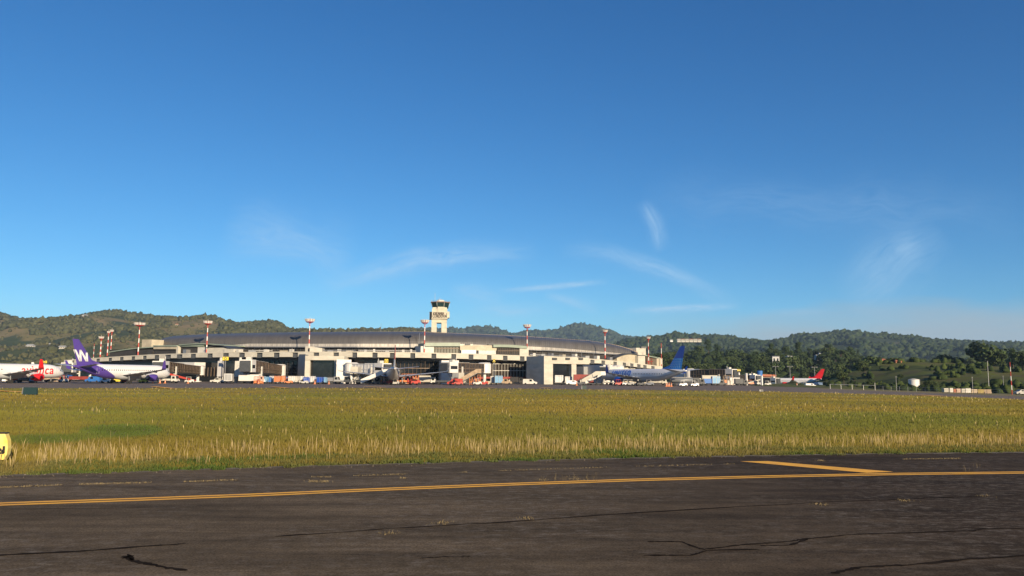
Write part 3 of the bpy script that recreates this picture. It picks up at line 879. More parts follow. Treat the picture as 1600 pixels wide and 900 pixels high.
# ================================================================== terminal building
YF = [(-200, 430), (0, 372), (100, 345), (180, 330), (300, 305), (380, 293), (480, 284), (560, 280), (660, 283), (740, 290), (850, 306), (900, 322), (960, 338), (1035, 365), (1100, 395)]
def yf(x): return interp(YF, x)
def band(mb, pts, depth, m=0, cap=True):
    """a solid running through (bearing x, distance, y_top, y_bottom) and `depth` metres thick"""
    T, B = [], []
    for (x, Y, yt, yb) in pts:
        p = at(x, yt, Y); T.append(p)
        if yb is None: q = Vector((p.x, p.y, gz(p.x, p.y) - 0.2))
        else:
            q = at(x, yb, Y); q = Vector((p.x, p.y, q.z))
        B.append(q)
    rings = []
    n = len(pts)
    for i in range(n):
        a = T[max(0, i - 1)]; b = T[min(n - 1, i + 1)]
        d = b - a; d.z = 0; d.normalize(); nr = Vector((-d.y, d.x, 0)) * depth
        rings.append([B[i], T[i], T[i] + nr, B[i] + nr])
    mb.rings(rings, caps=cap, mf=lambda a, k: m)
    return T, B
term = thing('airport_terminal', 'long curved airport terminal with a dark barrel roof and cream parapet band', 'terminal', at(640, 590, 300).xy.to_3d())
def tb(mb, name, mats, smooth=False, parent=None): return mb.build(name, mats, parent or term, smooth, rel=parent is None)
# barrel roof ---------------------------------------------------------
TOP = [(246, 536), (250, 531.5), (256, 528.5), (262, 527), (280, 525), (327, 522.5), (380, 521), (460, 519.6), (560, 518.8), (655, 518.6), (720, 521.5), (787, 524.2), (853, 528), (920, 532.6), (945, 536), (967, 540.5), (985, 546), (996, 551)]
BOT = [(246, 539), (260, 540.5), (300, 541), (380, 541.5), (480, 541.8), (560, 541.8), (660, 542), (740, 543), (828, 546), (900, 549.5), (950, 552.5), (985, 554.5), (996, 555)]
def yr(x): return yf(x) + 21
mb = MB(); rings = []
NX = 121
for i in range(NX):
    x = 246 + (996 - 246) * i / (NX - 1)
    Y = yr(x); b = at(x, interp(BOT, x), Y)
    ed = max(0.0, min(1.0, min((x - 246) / 26.0, (996 - x) / 60.0)))
    deep = 26 * (0.25 + 0.75 * ed)
    tp = at(x, interp(TOP, x), Y + deep * 0.86)
    hgt = max(0.3, tp.z - b.z)
    ring = []
    for k in range(15):
        t = (math.pi / 2) * k / 14
        ring.append(Vector((b.x + (tp.x - b.x) * (1 - math.cos(t)), b.y + deep * (1 - math.cos(t)) ** 1.5, b.z + hgt * math.sin(t))))
    for k in range(1, 11):
        t = (math.pi / 2) * k / 10
        ring.append(Vector((tp.x, b.y + deep + deep * math.sin(t), b.z + hgt * math.cos(t))))
    rings.append(ring)
mb.rings(rings, close=False, caps=False)
for r in (rings[0], rings[-1]): mb.poly(r)
mainroof = tb(mb, 'barrel_roof', roofmetal, smooth=False)
mb = MB()
for i in range(0, NX):                     # standing seams
    for sub in (0, 0.5):
        if i + sub > NX - 1: continue
        r0 = rings[i]; r1 = rings[min(NX - 1, i + 1)]
        rr = [a.lerp(b, sub) for a, b in zip(r0, r1)]
        for k in range(0, 14):
            a, b = rr[k], rr[k + 1]
            n = Vector((0, -(b.z - a.z), (b.y - a.y))).normalized() * 0.10
            w = Vector((0.055, 0, 0))
            mb.hexa([a - w, a + w, b + w, b - w, a - w + n, a + w + n, b + w + n, b - w + n])
tb(mb, 'roof_seam', roofmetal)
mb = MB()                                   # ridge flashing and eave gutter
for i in range(NX - 1):
    a, b = rings[i][14], rings[i + 1][14]
    mb.hexa([a + Vector((0, -.5, -.1)), b + Vector((0, -.5, -.1)), b + Vector((0, .4, -.1)), a + Vector((0, .4, -.1)), a + Vector((0, -.5, .35)), b + Vector((0, -.5, .35)), b + Vector((0, .4, .35)), a + Vector((0, .4, .35))])
tb(mb, 'ridge_cap', mat('tan_flashing', (0.30, 0.22, 0.15), .6))
mb = MB()
band(mb, [(x, yr(x) - 0.25, interp(BOT, x) - 0.2, interp(BOT, x) + 1.0) for x in range(258, 990, 12)], 0.6)
tb(mb, 'gutter', steel)
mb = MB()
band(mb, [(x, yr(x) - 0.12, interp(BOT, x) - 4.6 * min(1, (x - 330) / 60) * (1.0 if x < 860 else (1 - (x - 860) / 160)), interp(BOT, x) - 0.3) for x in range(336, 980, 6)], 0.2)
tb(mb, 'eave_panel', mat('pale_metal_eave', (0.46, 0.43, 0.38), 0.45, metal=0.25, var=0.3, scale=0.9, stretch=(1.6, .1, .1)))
# recessed clerestory behind the gutter, down to the terrace
mb = MB()
band(mb, [(x, yr(x) + 1.6, interp(BOT, x) + 0.8, interp(BOT, x) + 14) for x in range(258, 990, 12)], 1.0)
tb(mb, 'clerestory_glazing', dark)
for x in range(262, 985, 9):
    mb = MB()
    band(mb, [(x, yr(x) + 1.2, interp(BOT, x) + 0.8, interp(BOT, x) + 9), (x + 0.7, yr(x + .7) + 1.2, interp(BOT, x) + 0.8, interp(BOT, x) + 9)], 0.3)
    tb(mb, 'clerestory_mullion', darkmetal)
# parapet ------------------------------------------------------------
PT = [(100, 562.5), (180, 557), (240, 553.5), (300, 551.5), (360, 550), (460, 549.3), (560, 549.2), (660, 550.5), (740, 552.5), (820, 555.5), (850, 556.5), (900, 559), (940, 561.5), (980, 565.5), (1035, 572.5)]
PB = [(100, 568), (180, 563.5), (240, 560.5), (300, 558.6), (360, 558), (460, 557.6), (560, 558), (660, 559), (740, 561), (820, 563.5), (850, 564.5), (900, 566), (940, 568), (980, 571.8), (1035, 578)]
def yp(x): return yf(x) - 3
def P_(x0, x1, off, fy0, fy1, step=12):
    n = max(1, int(abs(x1 - x0) / step)); xs = [x0 + (x1 - x0) * i / n for i in range(n + 1)]
    return [(x, yf(x) + off, fy0(x), fy1(x) if callable(fy1) else fy1) for x in xs]
# notches interrupt the band
NOTCH = [(113, 6), (133, 6), (153, 6), (172, 6), (190, 6), (208, 6), (226, 6), (245, 7), (263, 8), (281, 8), (302, 8), (328, 8.5), (353, 9), (378, 9), (405.5, 9.5), (432, 9.5), (461, 9), (494, 9), (525, 9), (554, 8), (586, 8), (613, 7.5), (645, 7.5), (678, 7.5), (709, 7.5), (736, 7.5), (764.5, 7), (789.5, 7), (816, 7), (867, 7), (887.5, 6.5), (908, 6.5), (925.5, 6), (942.5, 5.5), (961, 5), (975.5, 5), (987, 5), (998, 5), (1007.5, 5), (1020, 5)]
segs = []; cur = 100
for c, w in NOTCH:
    segs.append((cur, c - w / 2)); cur = c + w / 2
segs.append((cur, 1035))
mb = MB()
for a, b in segs:
    band(mb, P_(a, b, -3, lambda x: interp(PT, x) + 1.3, lambda x: interp(PB, x)), 1.6)
tb(mb, 'parapet', cream)
mb = MB()
band(mb, P_(100, 1035, -3.05, lambda x: interp(PT, x), lambda x: interp(PT, x) + 1.5), 1.9)
band(mb, P_(100, 1035, -1.2, lambda x: interp(PB, x) - 1.2, lambda x: interp(PB, x) - 0.2), 10)
tb(mb, 'parapet_coping', cream)
for c, w in NOTCH:
    mb = MB()
    band(mb, [(c - w / 2 - .3, yf(c) - 2.2, interp(PT, c) + 1.4, interp(PB, c) + 1.2), (c + w / 2 + .3, yf(c) - 2.2, interp(PT, c) + 1.4, interp(PB, c) + 1.2)], 1.2)
    tb(mb, 'scupper_box', darkmetal)
# terrace deck behind the parapet
mb = MB()
band(mb, P_(100, 1035, -1.4, lambda x: interp(PT, x) + 1.6, lambda x: interp(PB, x) - 1.4), 40)
tb(mb, 'terrace_deck', greywall)
# facade under the overhang -------------------------------------------
def wall_piece(x0, x1, off, y0, y1, depth, name, m, parent=None, step=14):
    mb = MB(); band(mb, P_(x0, x1, off, (y0 if callable(y0) else (lambda x: y0)), (y1 if callable(y1) or y1 is None else (lambda x: y1)), step), depth)
    return tb(mb, name, m)
pbx = lambda x: interp(PB, x) - 0.8
wall_piece(100, 465, 2.0, lambda x: pbx(x), lambda x: pbx(x) + 6.5, 1.2, 'fascia', darkmetal)
wall_piece(100, 465, 3.0, lambda x: pbx(x) + 5, None, 1.0, 'glass_facade', glass)
wall_piece(540, 700, 2.0, lambda x: pbx(x), lambda x: pbx(x) + 5, 1.2, 'fascia', darkmetal)
wall_piece(540, 700, 4.0, lambda x: pbx(x) + 5, None, 1.0, 'glass_facade', glass)
wall_piece(700, 842, 2.0, lambda x: pbx(x), lambda x: pbx(x) + 4, 1.2, 'fascia', mat('brown_fascia', (0.12, 0.095, 0.08), 0.7, var=0.2, scale=.5))
wall_piece(700, 842, 3.0, lambda x: pbx(x) + 4, None, 1.0, 'glass_facade', mat('bronze_glass', (0.035, 0.03, 0.026), 0.2, var=0.5, scale=0.3))
wall_piece(900, 945, 2.0, lambda x: pbx(x), lambda x: pbx(x) + 4, 1.2, 'fascia', darkmetal)
wall_piece(900, 945, 3.0, lambda x: pbx(x) + 4, None, 1.0, 'glass_facade', glass)
wall_piece(958, 1035, 2.5, lambda x: pbx(x), None, 1.0, 'glass_facade', glass)
wall_piece(944, 1035, 1.0, lambda x: pbx(x) + 3.0, lambda x: pbx(x) + 7.5, 1.0, 'spandrel', cream)
wall_piece(950, 1035, 0.8, lambda x: pbx(x) + 15, None, 1.0, 'ground_floor_wall', beige)
# mullions and transoms of the glazed bays
def mullions(x0, x1, n, off, yt, yb, m=brownframe, w=0.55, rows=(0.35, 0.7), name='mullions'):
    mb = MB()
    for i in range(n + 1):
        x = x0 + (x1 - x0) * i / n
        band(mb, [(x - w / 2, yf(x) + off, yt(x), yb(x)), (x + w / 2, yf(x) + off, yt(x), yb(x))], 0.35)
    for r in rows:
        band(mb, [(x, yf(x) + off - 0.02, yt(x) + (yb(x) - yt(x)) * r - .45, yt(x) + (yb(x) - yt(x)) * r + .45) for x in np.linspace(x0, x1, 8)], 0.3)
    tb(mb, name, m)
mullions(770, 836, 14, 2.4, lambda x: 568.5, lambda x: 589, offwhite, 0.45, (0.0, 0.52))
mullions(702, 768, 12, 2.4, lambda x: 568, lambda x: 588, brownframe, 0.5)
mullions(600, 690, 14, 3.4, lambda x: 563.5, lambda x: 590, brownframe, 0.4, (0.05, 0.45))
mullions(398, 464, 9, 2.4, lambda x: 564.5, lambda x: 590, darkmetal, 0.5)
mullions(310, 345, 7, 2.4, lambda x: 574, lambda x: 588, brownframe, 0.9, ())
mullions(420, 440, 2, 2.2, lambda x: 574.5, lambda x: 590, steel, 0.5, (0.0,))
mullions(975, 1030, 10, 2.0, lambda x: 580, lambda x: 590, darkmetal, 0.5, (0.5,))
wall_piece(745, 836, 0.0, 588.8, 591.6, 3.2, 'red_canopy', redfascia)
wall_piece(795, 825, 1.5, 593.2, None, 1.2, 'ground_floor_wall', cream)
wall_piece(752, 778, 1.8, 595.5, None, 1.2, 'ground_floor_wall', beige)
wall_piece(435, 465, 1.0, 589, 591, 2.2, 'red_canopy', redfascia)
wall_piece(183, 258, 1.0, 571, 575, 1.2, 'spandrel', offwhite)
wall_piece(262, 304, -6.0, 566, 575.5, 5.0, 'white_side_panel', white)
wall_piece(100, 183, 0.5, 571.5, 580, 1.0, 'spandrel', offwhite)
# portal blocks --------------------------------------------------------
def quadblock(name, m, fl, fr, depth, ytl, ytr, yb=None, bl=None, br=None, parent=None):
    """block with front corners fl, fr = (x, Y); back corners default to a straight push of `depth`"""
    def c(p, y): 
        q = at(p[0], y, p[1]); return q
    a, b = c(fl, ytl), c(fr, ytr)
    d = b - a; d.z = 0; d.normalize(); nr = Vector((-d.y, d.x, 0)) * depth
    A2 = a + nr if bl is None else c(bl, ytl).xy.to_3d() + Vector((0, 0, a.z))
    B2 = b + nr if br is None else c(br, ytr).xy.to_3d() + Vector((0, 0, b.z))
    def dn(p, y, ref): 
        if y is None: return Vector((p.x, p.y, gz(p.x, p.y) - 0.2))
        return Vector((p.x, p.y, ref))
    z0 = None if yb is None else c(fl, yb).z
    L = [dn(a, yb, z0), dn(b, yb, z0), dn(B2, yb, z0), dn(A2, yb, z0), a, b, B2, A2]
    mb = MB(); mb.hexa(L)
    return mb.build(name, m, parent or term, rel=True)
# block A: grey flank, cream frame round a tall opening, white pier
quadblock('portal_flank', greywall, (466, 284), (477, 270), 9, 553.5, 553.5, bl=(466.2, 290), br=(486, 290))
quadblock('portal_pier', cream, (477, 270), (485, 270.2), 10, 557, 557)
quadblock('portal_pier', cream, (523, 270.6), (527.5, 270.7), 10, 557, 557)
quadblock('portal_lintel', cream, (477, 269.85), (538, 270.5), 10, 556.0, 556.6, yb=562.5)
quadblock('portal_opening', glass, (484.5, 272.5), (523.5, 272.8), 3, 562, 562)
quadblock('portal_sill', darkmetal, (485, 271.5), (523, 271.6), 2, 589, 589)
quadblock('white_pier', white, (526, 268.5), (549, 269.5), 12, 561.5, 562)
# block B behind the fourth bridge
quadblock('white_pier', white, (690, 272), (717, 273), 14, 563, 563.2)
# block C: dark flank facing left, cream face with opening
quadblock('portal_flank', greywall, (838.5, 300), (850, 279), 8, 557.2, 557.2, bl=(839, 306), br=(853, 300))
quadblock('portal_pier', cream, (850, 279), (864, 281), 12, 556.2, 556.6)
quadblock('portal_pier', cream, (893, 285.3), (900.5, 286.4), 12, 557.5, 558)
quadblock('portal_lintel', cream, (850, 278.8), (921, 289.2), 12, 556.0, 559.2, yb=568)
quadblock('portal_opening', glass, (863.5, 283), (893.5, 287.4), 3, 567.5, 568)
for c, w in ((867, 7), (887.5, 6.5), (908, 6.5)):
    Y = 278.8 + (c - 850) * 0.1465
    Y -= 1.1; quadblock('scupper_box', darkmetal, (c - w / 2, Y), (c + w / 2, Y + w * .1465), 1, 558.8, 559.2, yb=562.2)
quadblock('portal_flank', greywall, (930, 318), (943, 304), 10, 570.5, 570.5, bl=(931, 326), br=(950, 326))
quadblock('white_pier', white, (943, 304), (962, 307), 14, 570, 570.5)
quadblock('service_box', greywall, (912, 312), (931, 316), 6, 573, 573)
mullions(866, 891, 8, -24, lambda x: 577, lambda x: 598, darkmetal, 0.4, (0.0, .5))
# pavilions on the terrace ---------------------------------------------
def pav(name, m, x0, x1, off, y0, y1, depth=8, roof=None, roofh=1.6, over=1.0):
    o = wall_piece(x0, x1, off, (lambda x: y0), (lambda x: y1), depth, name, m)
    if roof: wall_piece(x0 - over, x1 + over, off - 0.6, (lambda x: y0 - roofh), (lambda x: y0 + 0.2), depth + 1.2, 'pavilion_roof', roof)
    return o
pav('stair_tower', beige, 222, 237, 12, 530.5, 556, 6)
pav('stair_tower', cream, 994, 1009, 30, 543.5, 570, 7)
pav('pavilion', dark, 172, 239, 7, 546, 558, 10)
def arch_roof(x0, x1, off, yend, ymid, ytop2, depth, m, thick=1.3, ends=None):
    mb = MB(); pts = []
    for i in range(15):
        u = i / 14; x = x0 + (x1 - x0) * u
        y = (ends[0] * (1 - u) + ends[1] * u) if ends else yend
        y = y - (y - ymid) * math.sin(math.pi * u) ** 0.8 if ends is None else y - ytop2 * math.sin(math.pi * u)
        pts.append((x, yf(x) + off, y, y + thick))
    band(mb, pts, depth); tb(mb, 'vaulted_roof', m)
arch_roof(170, 241, 6, 0, 0, 1.2, 12, greengrey, 1.4, ends=(549.5, 541.5))
pav('pavilion', beige, 240, 275, 6, 541, 545.5, 10, greengrey, 1.5)
pav('pavilion', dark, 241, 276, 7.4, 545.4, 555, 9)
pav('pavilion_column', cream, 275.5, 278.5, 6, 540.5, 555, 3)
pav('pavilion', greengrey, 281, 318, 7, 538, 541.5, 10)
arch_roof(279, 350, 6, 0, 0, 2.4, 12, greengrey, 1.4, ends=(538.5, 539))
pav('pavilion', dark, 280, 309, 8, 541.3, 553, 9)
pav('pavilion', offwhite, 309, 350, 7.5, 542.5, 553, 9)
arch_roof(320, 360, 4.4, 0, 0, 5.0, 8, darkmetal, 0.9, ends=(543.6, 544.4))
pav('pavilion', cream, 323, 359, 5.4, 543.4, 553, 6)
pav('pavilion', cream, 350, 365, 4.6, 545.2, 553, 5)
pav('pavilion', cream, 477, 481, 6, 541, 552, 5)
quadblock('pavilion', cream, (484, 288), (503.5, 288.5), 7, 541.5, 544, yb=552)
pav('pavilion', offwhite, 657.5, 678, 8, 541, 552, 10)
pav('pavilion', mat('olive_glazing', (0.06, 0.065, 0.045), 0.4, var=0.3, scale=1), 678, 718, 8.4, 541, 552, 10)
pav('pavilion_fascia', greengrey, 664, 719, 7.2, 535.5, 541, 11)
pav('pavilion', beige, 719, 776, 7.6, 539.5, 547.5, 10)
pav('pavilion', white, 721, 744, 6.6, 546.8, 552.5, 4)
pav('pavilion', offwhite, 748, 775, 6.6, 547.6, 553.5, 4)
arch_roof(771, 824, 6.2, 0, 0, 1.0, 12, greengrey, 4.0, ends=(538.5, 541.0))
pav('pavilion', dark, 776, 812, 7.6, 543.2, 555, 9)
pav('pavilion', cream, 812, 826, 6.8, 544.5, 556, 9)
mullions(778, 811, 9, 7.2, lambda x: 543.4, lambda x: 553, brownframe, 0.4, (0.5,))
mullions(680, 717, 8, 8.0, lambda x: 541.4, lambda x: 551, brownframe, 0.35, (0.3,))
for x in (727, 763, 765, 1002):
    quadblock('roof_vent', darkmetal, (x, yf(x) + 9), (x + 8, yf(x) + 9.4), 2, 537.2 if x < 900 else 541.6, 537.2 if x < 900 else 541.6, yb=540 if x < 900 else 544)
# curved gable at the right end
arch_roof(962, 1008, 14, 0, 0, 6.6, 14, darkmetal, 1.3, ends=(559, 558.4))
pts = []
mb = MB()
for i in range(15):
    u = i / 14; x = 964 + 42 * u
    pts.append((x, yf(x) + 15, 559.4 - 6.0 * math.sin(math.pi * u), 570))
band(mb, pts, 12); tb(mb, 'gable_wall', beige)
pav('pavilion', cream, 997, 1008, 12, 556, 571, 8)
pav('pavilion', brownframe, 1009, 1031, 14, 558, 573, 8)
pav('pavilion', beige, 1026, 1035, 10, 560, 577, 8)
mb = MB(); band(mb, [(1008, yf(1008) + 12, 554.5, 556), (1035, yf(1035) + 12, 559.5, 561)], 9); tb(mb, 'sloped_roof', greengrey)
mullions(1010, 1030, 5, 13.4, lambda x: 559.5, lambda x: 570, redfascia, 0.5, (0.5,))
mullions(395, 425, 3, 2 + 6, lambda x: 546.2, lambda x: 549.5, offwhite, 0.3, (0.5,), name='terrace_rail')
for (x, w, y0, m) in [(286, 5, 546, steel), (369, 4, 546.5, offwhite), (388, 7, 547, greywall), (412, 4, 546, offwhite), (437, 9, 547.6, beige), (452, 3, 545.5, offwhite), (512, 5, 546.8, greywall), (527, 3, 545.6, offwhite), (541, 8, 547.3, beige), (569, 4, 546.5, steel), (583, 3, 545.5, offwhite), (602, 6, 547.4, greywall), (628, 4, 546.6, offwhite), (641, 3, 545.8, steel), (833, 4, 552, offwhite), (846, 6, 553, greywall), (862, 3, 552, steel), (879, 5, 554, beige), (899, 3, 553, offwhite), (915, 6, 556, greywall), (933, 4, 556, offwhite), (953, 4, 558, steel)]:
    quadblock('roof_plant', m, (x, yf(x) + 5), (x + w, yf(x + w) + 5), 2, y0, y0, yb=y0 + 6)
for (xa, xb) in ((505, 555), (560, 650), (828, 905)):
    mullions(xa, xb, int((xb - xa) / 3), -1.0, lambda x: interp(PT, x) - 1.9, lambda x: interp(PT, x) + 0.4, steel, 0.14, (0.0,), name='terrace_railing')
# aerials on the roof
for (x, yt, yb, off) in [(595, 505, 519, 40), (655, 520, 541, 19), (456.5, 543.5, 549, 4), (1100 / 1.0 * 0.6615, 516, 524, 40), (725, 513, 524, 40), (908.5, 545, 556, 18), (928, 548, 559, 18), (985, 566, 574, -6)]:
    a, b = at(x, yt, yf(x) + off), at(x, yb, yf(x) + off)
    mb = MB(); mb.tube(Vector((b.x, b.y, b.z - 1)), Vector((b.x, b.y, a.z)), 0.10, 0.05, 6)
    tb(mb, 'roof_aerial', steel)

# ================================================================== control tower
TY = 352
tw = thing('control_tower', 'cream concrete control tower with dark glazed cab rising behind the roof', 'control tower', (at(685, 590, TY).x, TY + 4, 0), R(6))
def tz(y): return at(685, y, TY).z
U = TY / F     # metres per pixel at the tower
def tbx(name, m, x0, x1, y0, y1, z0, z1, tap=0.0, parent=None):
    mb = MB(); mb.box(x0, x1, y0, y1, z0, z1, 0, tap); return mb.build(name, m, parent or tw)
towc = mat('tower_concrete', (0.52, 0.48, 0.38), 0.85, var=0.15, scale=0.4, stretch=(1, 1, 2))
def px(x): return (x - 685) * U
for x0, x1 in ((671.5, 679.5), (687, 695.3)):
    tbx('leg', towc, px(x0), px(x1), -4, 4, 0, tz(503.5))
tbx('transom', towc, px(671.5), px(695.3), -4, 4, tz(504), tz(497))
tbx('office_block', towc, px(671.8), px(695.8), -4.6, 4.6, tz(497.3), tz(482.5))
tbx('side_bay', darkmetal, px(668), px(672), -2.8, 4.2, tz(498), tz(487))
tbx('side_bay', towc, px(695.6), px(699.3), -3.6, 2.2, tz(496), tz(486.5))
tbx('cab_base', towc, px(672.8), px(695), -3.4, 3.4, tz(482.7), tz(480))
tbx('front_panel', towc, px(680.5), px(691.5), -4.9, -3.0, tz(488), tz(479.6))
# octagonal glazed cab flaring upward
def octring(r, z, dx=0.0): return [(dx + r * math.cos(R(22.5 + 45 * k)), r * math.sin(R(22.5 + 45 * k)), z) for k in range(8)]
mb = MB(); mb.rings([octring(3.9, tz(480.6)), octring(4.0, tz(479.4)), octring(4.6, tz(472.3))]); cabg = mb.build('cab_glazing', mat('tower_glass', (0.015, 0.035, 0.035), 0.1, spec=0.6), tw)
mb = MB(); 
for k in range(8):
    a = octring(3.86, tz(479.6))[k]; b = octring(4.58, tz(472.2))[k]; mb.tube(a, b, 0.11, n=5)
mb.build('cab_mullions', offwhite, tw)
mb = MB(); mb.rings([octring(4.75, tz(472.4)), octring(4.9, tz(471.9)), octring(4.7, tz(470.8))]); mb.build('cab_roof', mat('rust_red_roof', (0.22, 0.15, 0.12), 0.7), tw)
mb = MB(); mb.rings([octring(2.0, tz(471)), octring(1.9, tz(468.3)), octring(1.3, tz(467.2))]); mb.build('roof_plant', offwhite, tw)
mb = MB()
for k in range(8):
    a = octring(4.6, tz(470.8))[k]; b = octring(4.6, tz(469.2))[k]; mb.tube(a, b, 0.05, n=4)
    a2 = octring(4.6, tz(469.3))[(k + 1) % 8]; mb.tube(b, a2, 0.05, n=4)
mb.build('roof_railing', steel, tw)
for x, yt in ((676.2, 456), (671.5, 466), (683, 463), (685.5, 464), (694, 467)):
    mb = MB(); mb.tube((px(x), 0.5, tz(470.8)), (px(x), 0.5, tz(yt)), 0.09, 0.04, 5); mb.build('aerial', offwhite, tw)
def lettering(name, text, size, m, parent, M, extrude=0.06, offset=0.0, shear=0.0, width=None, spacing=1.0):
    cu = bpy.data.curves.new(name, 'FONT'); cu.body = text; cu.size = size; cu.extrude = extrude; cu.offset = offset; cu.shear = shear; cu.space_character = spacing
    cu.align_x = 'CENTER'; cu.align_y = 'CENTER'
    t = bpy.data.objects.new(name, cu); COL.objects.link(t)
    dg = bpy.context.evaluated_depsgraph_get()
    me = bpy.data.meshes.new_from_object(t.evaluated_get(dg))
    bpy.data.objects.remove(t)
    me.name = name; me.materials.clear(); me.materials.append(m)
    if width:
        xs = [v.co.x for v in me.vertices]; w = max(xs) - min(xs)
        for v in me.vertices: v.co.x *= width / w
    o = bpy.data.objects.new(name, me); COL.objects.link(o); o.parent = parent
    me.transform(M)
    return o
Mface = Matrix.Rotation(R(90), 4, 'X')
lettering('sign_lettering', 'JOSE MARIA', 1.5, mat('sign_dark', (0.05, 0.03, 0.025), 0.6), tw, Matrix.Translation((px(682.3), -4.75, tz(490.1))) @ Mface, 0.1, 0.03, width=5.2)
lettering('sign_lettering', 'CORDOVA', 1.9, MATS['sign_dark'], tw, Matrix.Translation((px(683.8), -4.75, tz(494.4))) @ Mface, 0.1, 0.045, width=6.4)
tbx('sign_rail', MATS['sign_dark'], px(694.3), px(695.0), -4.75, -4.62, tz(495.5), tz(489.3))
tbx('ledge', towc, px(671), px(696.4), -4.85, 4.8, tz(498.2), tz(497.0))

# ================================================================== floodlight masts
lampm = mat('lamp_housing', (0.55, 0.50, 0.46), 0.5)
def mast(x, yt, yb, Y, head, label, r0=0.30, onground=False, bands=7, group='red and white floodlight masts'):
    r = r0 * 0.68; head = head * 0.74
    b = at(x, yb, Y)
    z0 = gz(b.x, b.y) if onground else b.z
    H = at(x, yt, Y).z - z0
    t = thing('floodlight_mast', label, 'light mast', (b.x, b.y, z0), 0, group)
    mb = MB()
    for k in range(bands):
        mb.tube((0, 0, H * k / bands), (0, 0, H * (k + 1) / bands), r * (1 - 0.45 * k / bands), r * (1 - 0.45 * (k + 1) / bands), 8, m=k % 2)
    mb.build('pole', [redpaint, white], t)
    if head:
        w = head * Y / F / 2
        mb = MB()
        for k in range(12):
            a0, a1 = 2 * math.pi * k / 12, 2 * math.pi * (k + 1) / 12
            p, q = Vector((w * 0.8 * math.cos(a0), w * 0.8 * math.sin(a0), H)), Vector((w * 0.8 * math.cos(a1), w * 0.8 * math.sin(a1), H))
            mb.tube(p, q, 0.13, n=5); mb.tube(p + Vector((0, 0, .9)), q + Vector((0, 0, .9)), 0.06, n=4); mb.tube(p, p + Vector((0, 0, .9)), 0.06, n=4)
            if k % 3 == 0: mb.tube((0, 0, H - 0.6), p, 0.1, n=5)
        mb.build('platform', redpaint, t)
        for k in range(7):
            a = R(-90 + (k - 3) * 30); ca, sa = math.cos(a), math.sin(a)
            c = Vector((w * 0.88 * ca, w * 0.88 * sa, H + 0.75))
            u = Vector((-sa, ca, 0)) * w * 0.17; d = Vector((ca, sa, -0.35)).normalized() * 0.32; v = Vector((0.3 * ca, 0.3 * sa, 1)).normalized() * 0.5
            m2 = MB(); m2.hexa([c - u - v - d, c + u - v - d, c + u - v + d, c - u - v + d, c - u + v * .7 - d * .6, c + u + v * .7 - d * .6, c + u + v + d, c - u + v + d]); m2.build('floodlight', lampm, t)
        m2 = MB(); m2.tube((0, 0, H), (0, 0, H + 2.0), 0.06, 0.03, 5); m2.build('lightning_rod', steel, t)
    return t
mast(215.5, 508.5, 556, 325, 22, 'red and white floodlight mast with a flat white head, above the terminal left end', 0.42)
mast(322.5, 506, 552, 307, 17, 'red and white floodlight mast behind the pale arched pavilion on the roof', 0.42)
mast(482.5, 503, 550.5, 291, 19, 'red and white floodlight mast beside the small cream roof box above the left portal', 0.36)
mast(663, 504.5, 551.5, 291, 16, 'red and white floodlight mast just left of the control tower', 0.36)
mast(823.5, 511.5, 556, 312, 15, 'red and white floodlight mast at the right end of the green roofed pavilion', 0.36)
mast(945.5, 519.5, 561, 345, 9.5, 'red and white floodlight mast above the nose of the blue tailed jet', 0.45)
mast(1013.5, 530, 569, 368, 7, 'thin red and white mast right of the small cream stair tower', 0.36)
mast(1034, 536, 594, 372, 0, 'thin red and white pole without a head at the right end of the terminal', 0.36)
mast(156.5, 529.5, 558, 372, 8.5, 'short red and white mast with a white head, left of the twin masts', 0.5)
mast(167.5, 521, 556, 376, 4, 'left pole of the close pair of red and white masts near the far left', 0.42)
mast(172.5, 519, 556, 369, 4.5, 'right, taller pole of the close pair of red and white masts at left', 0.42)
mast(145.5, 537, 566, 380, 0, 'thin bare red pole left of the other masts', 0.22)
mast(1580.5, 566, 604, 270, 0, 'red and white mast standing alone at the far right', 0.26, True)
for x, yt, lab in ((1212.5, 573, 'thin dark lamp post with a flat double head left of the red tailed jet'), (1235, 573, 'thin dark lamp post with a flat double head above the red tailed jet'), (1273.5, 574, 'thin grey post just left of the red tail fin')):
    b = at(x, 600, 575); z0 = gz(b.x, b.y); H = at(x, yt, 575).z - z0
    t = thing('lamp_post', lab, 'lamp post', (b.x, b.y, z0), 0, 'dark lamp posts by the far jet')
    mb = MB(); mb.tube((0, 0, 0), (0, 0, H), 0.28, 0.16, 8); mb.build('pole', steel, t)
    mb = MB(); mb.box(-1.4, 1.4, -0.25, 0.25, H, H + 0.35); mb.build('arm', darkmetal, t)
    for s in (-1, 1):
        mb = MB(); mb.box(s * 1.7 - .6, s * 1.7 + .6, -.5, .5, H - .1, H + .4, 0, .12); mb.build('lamp_head', darkmetal, t)

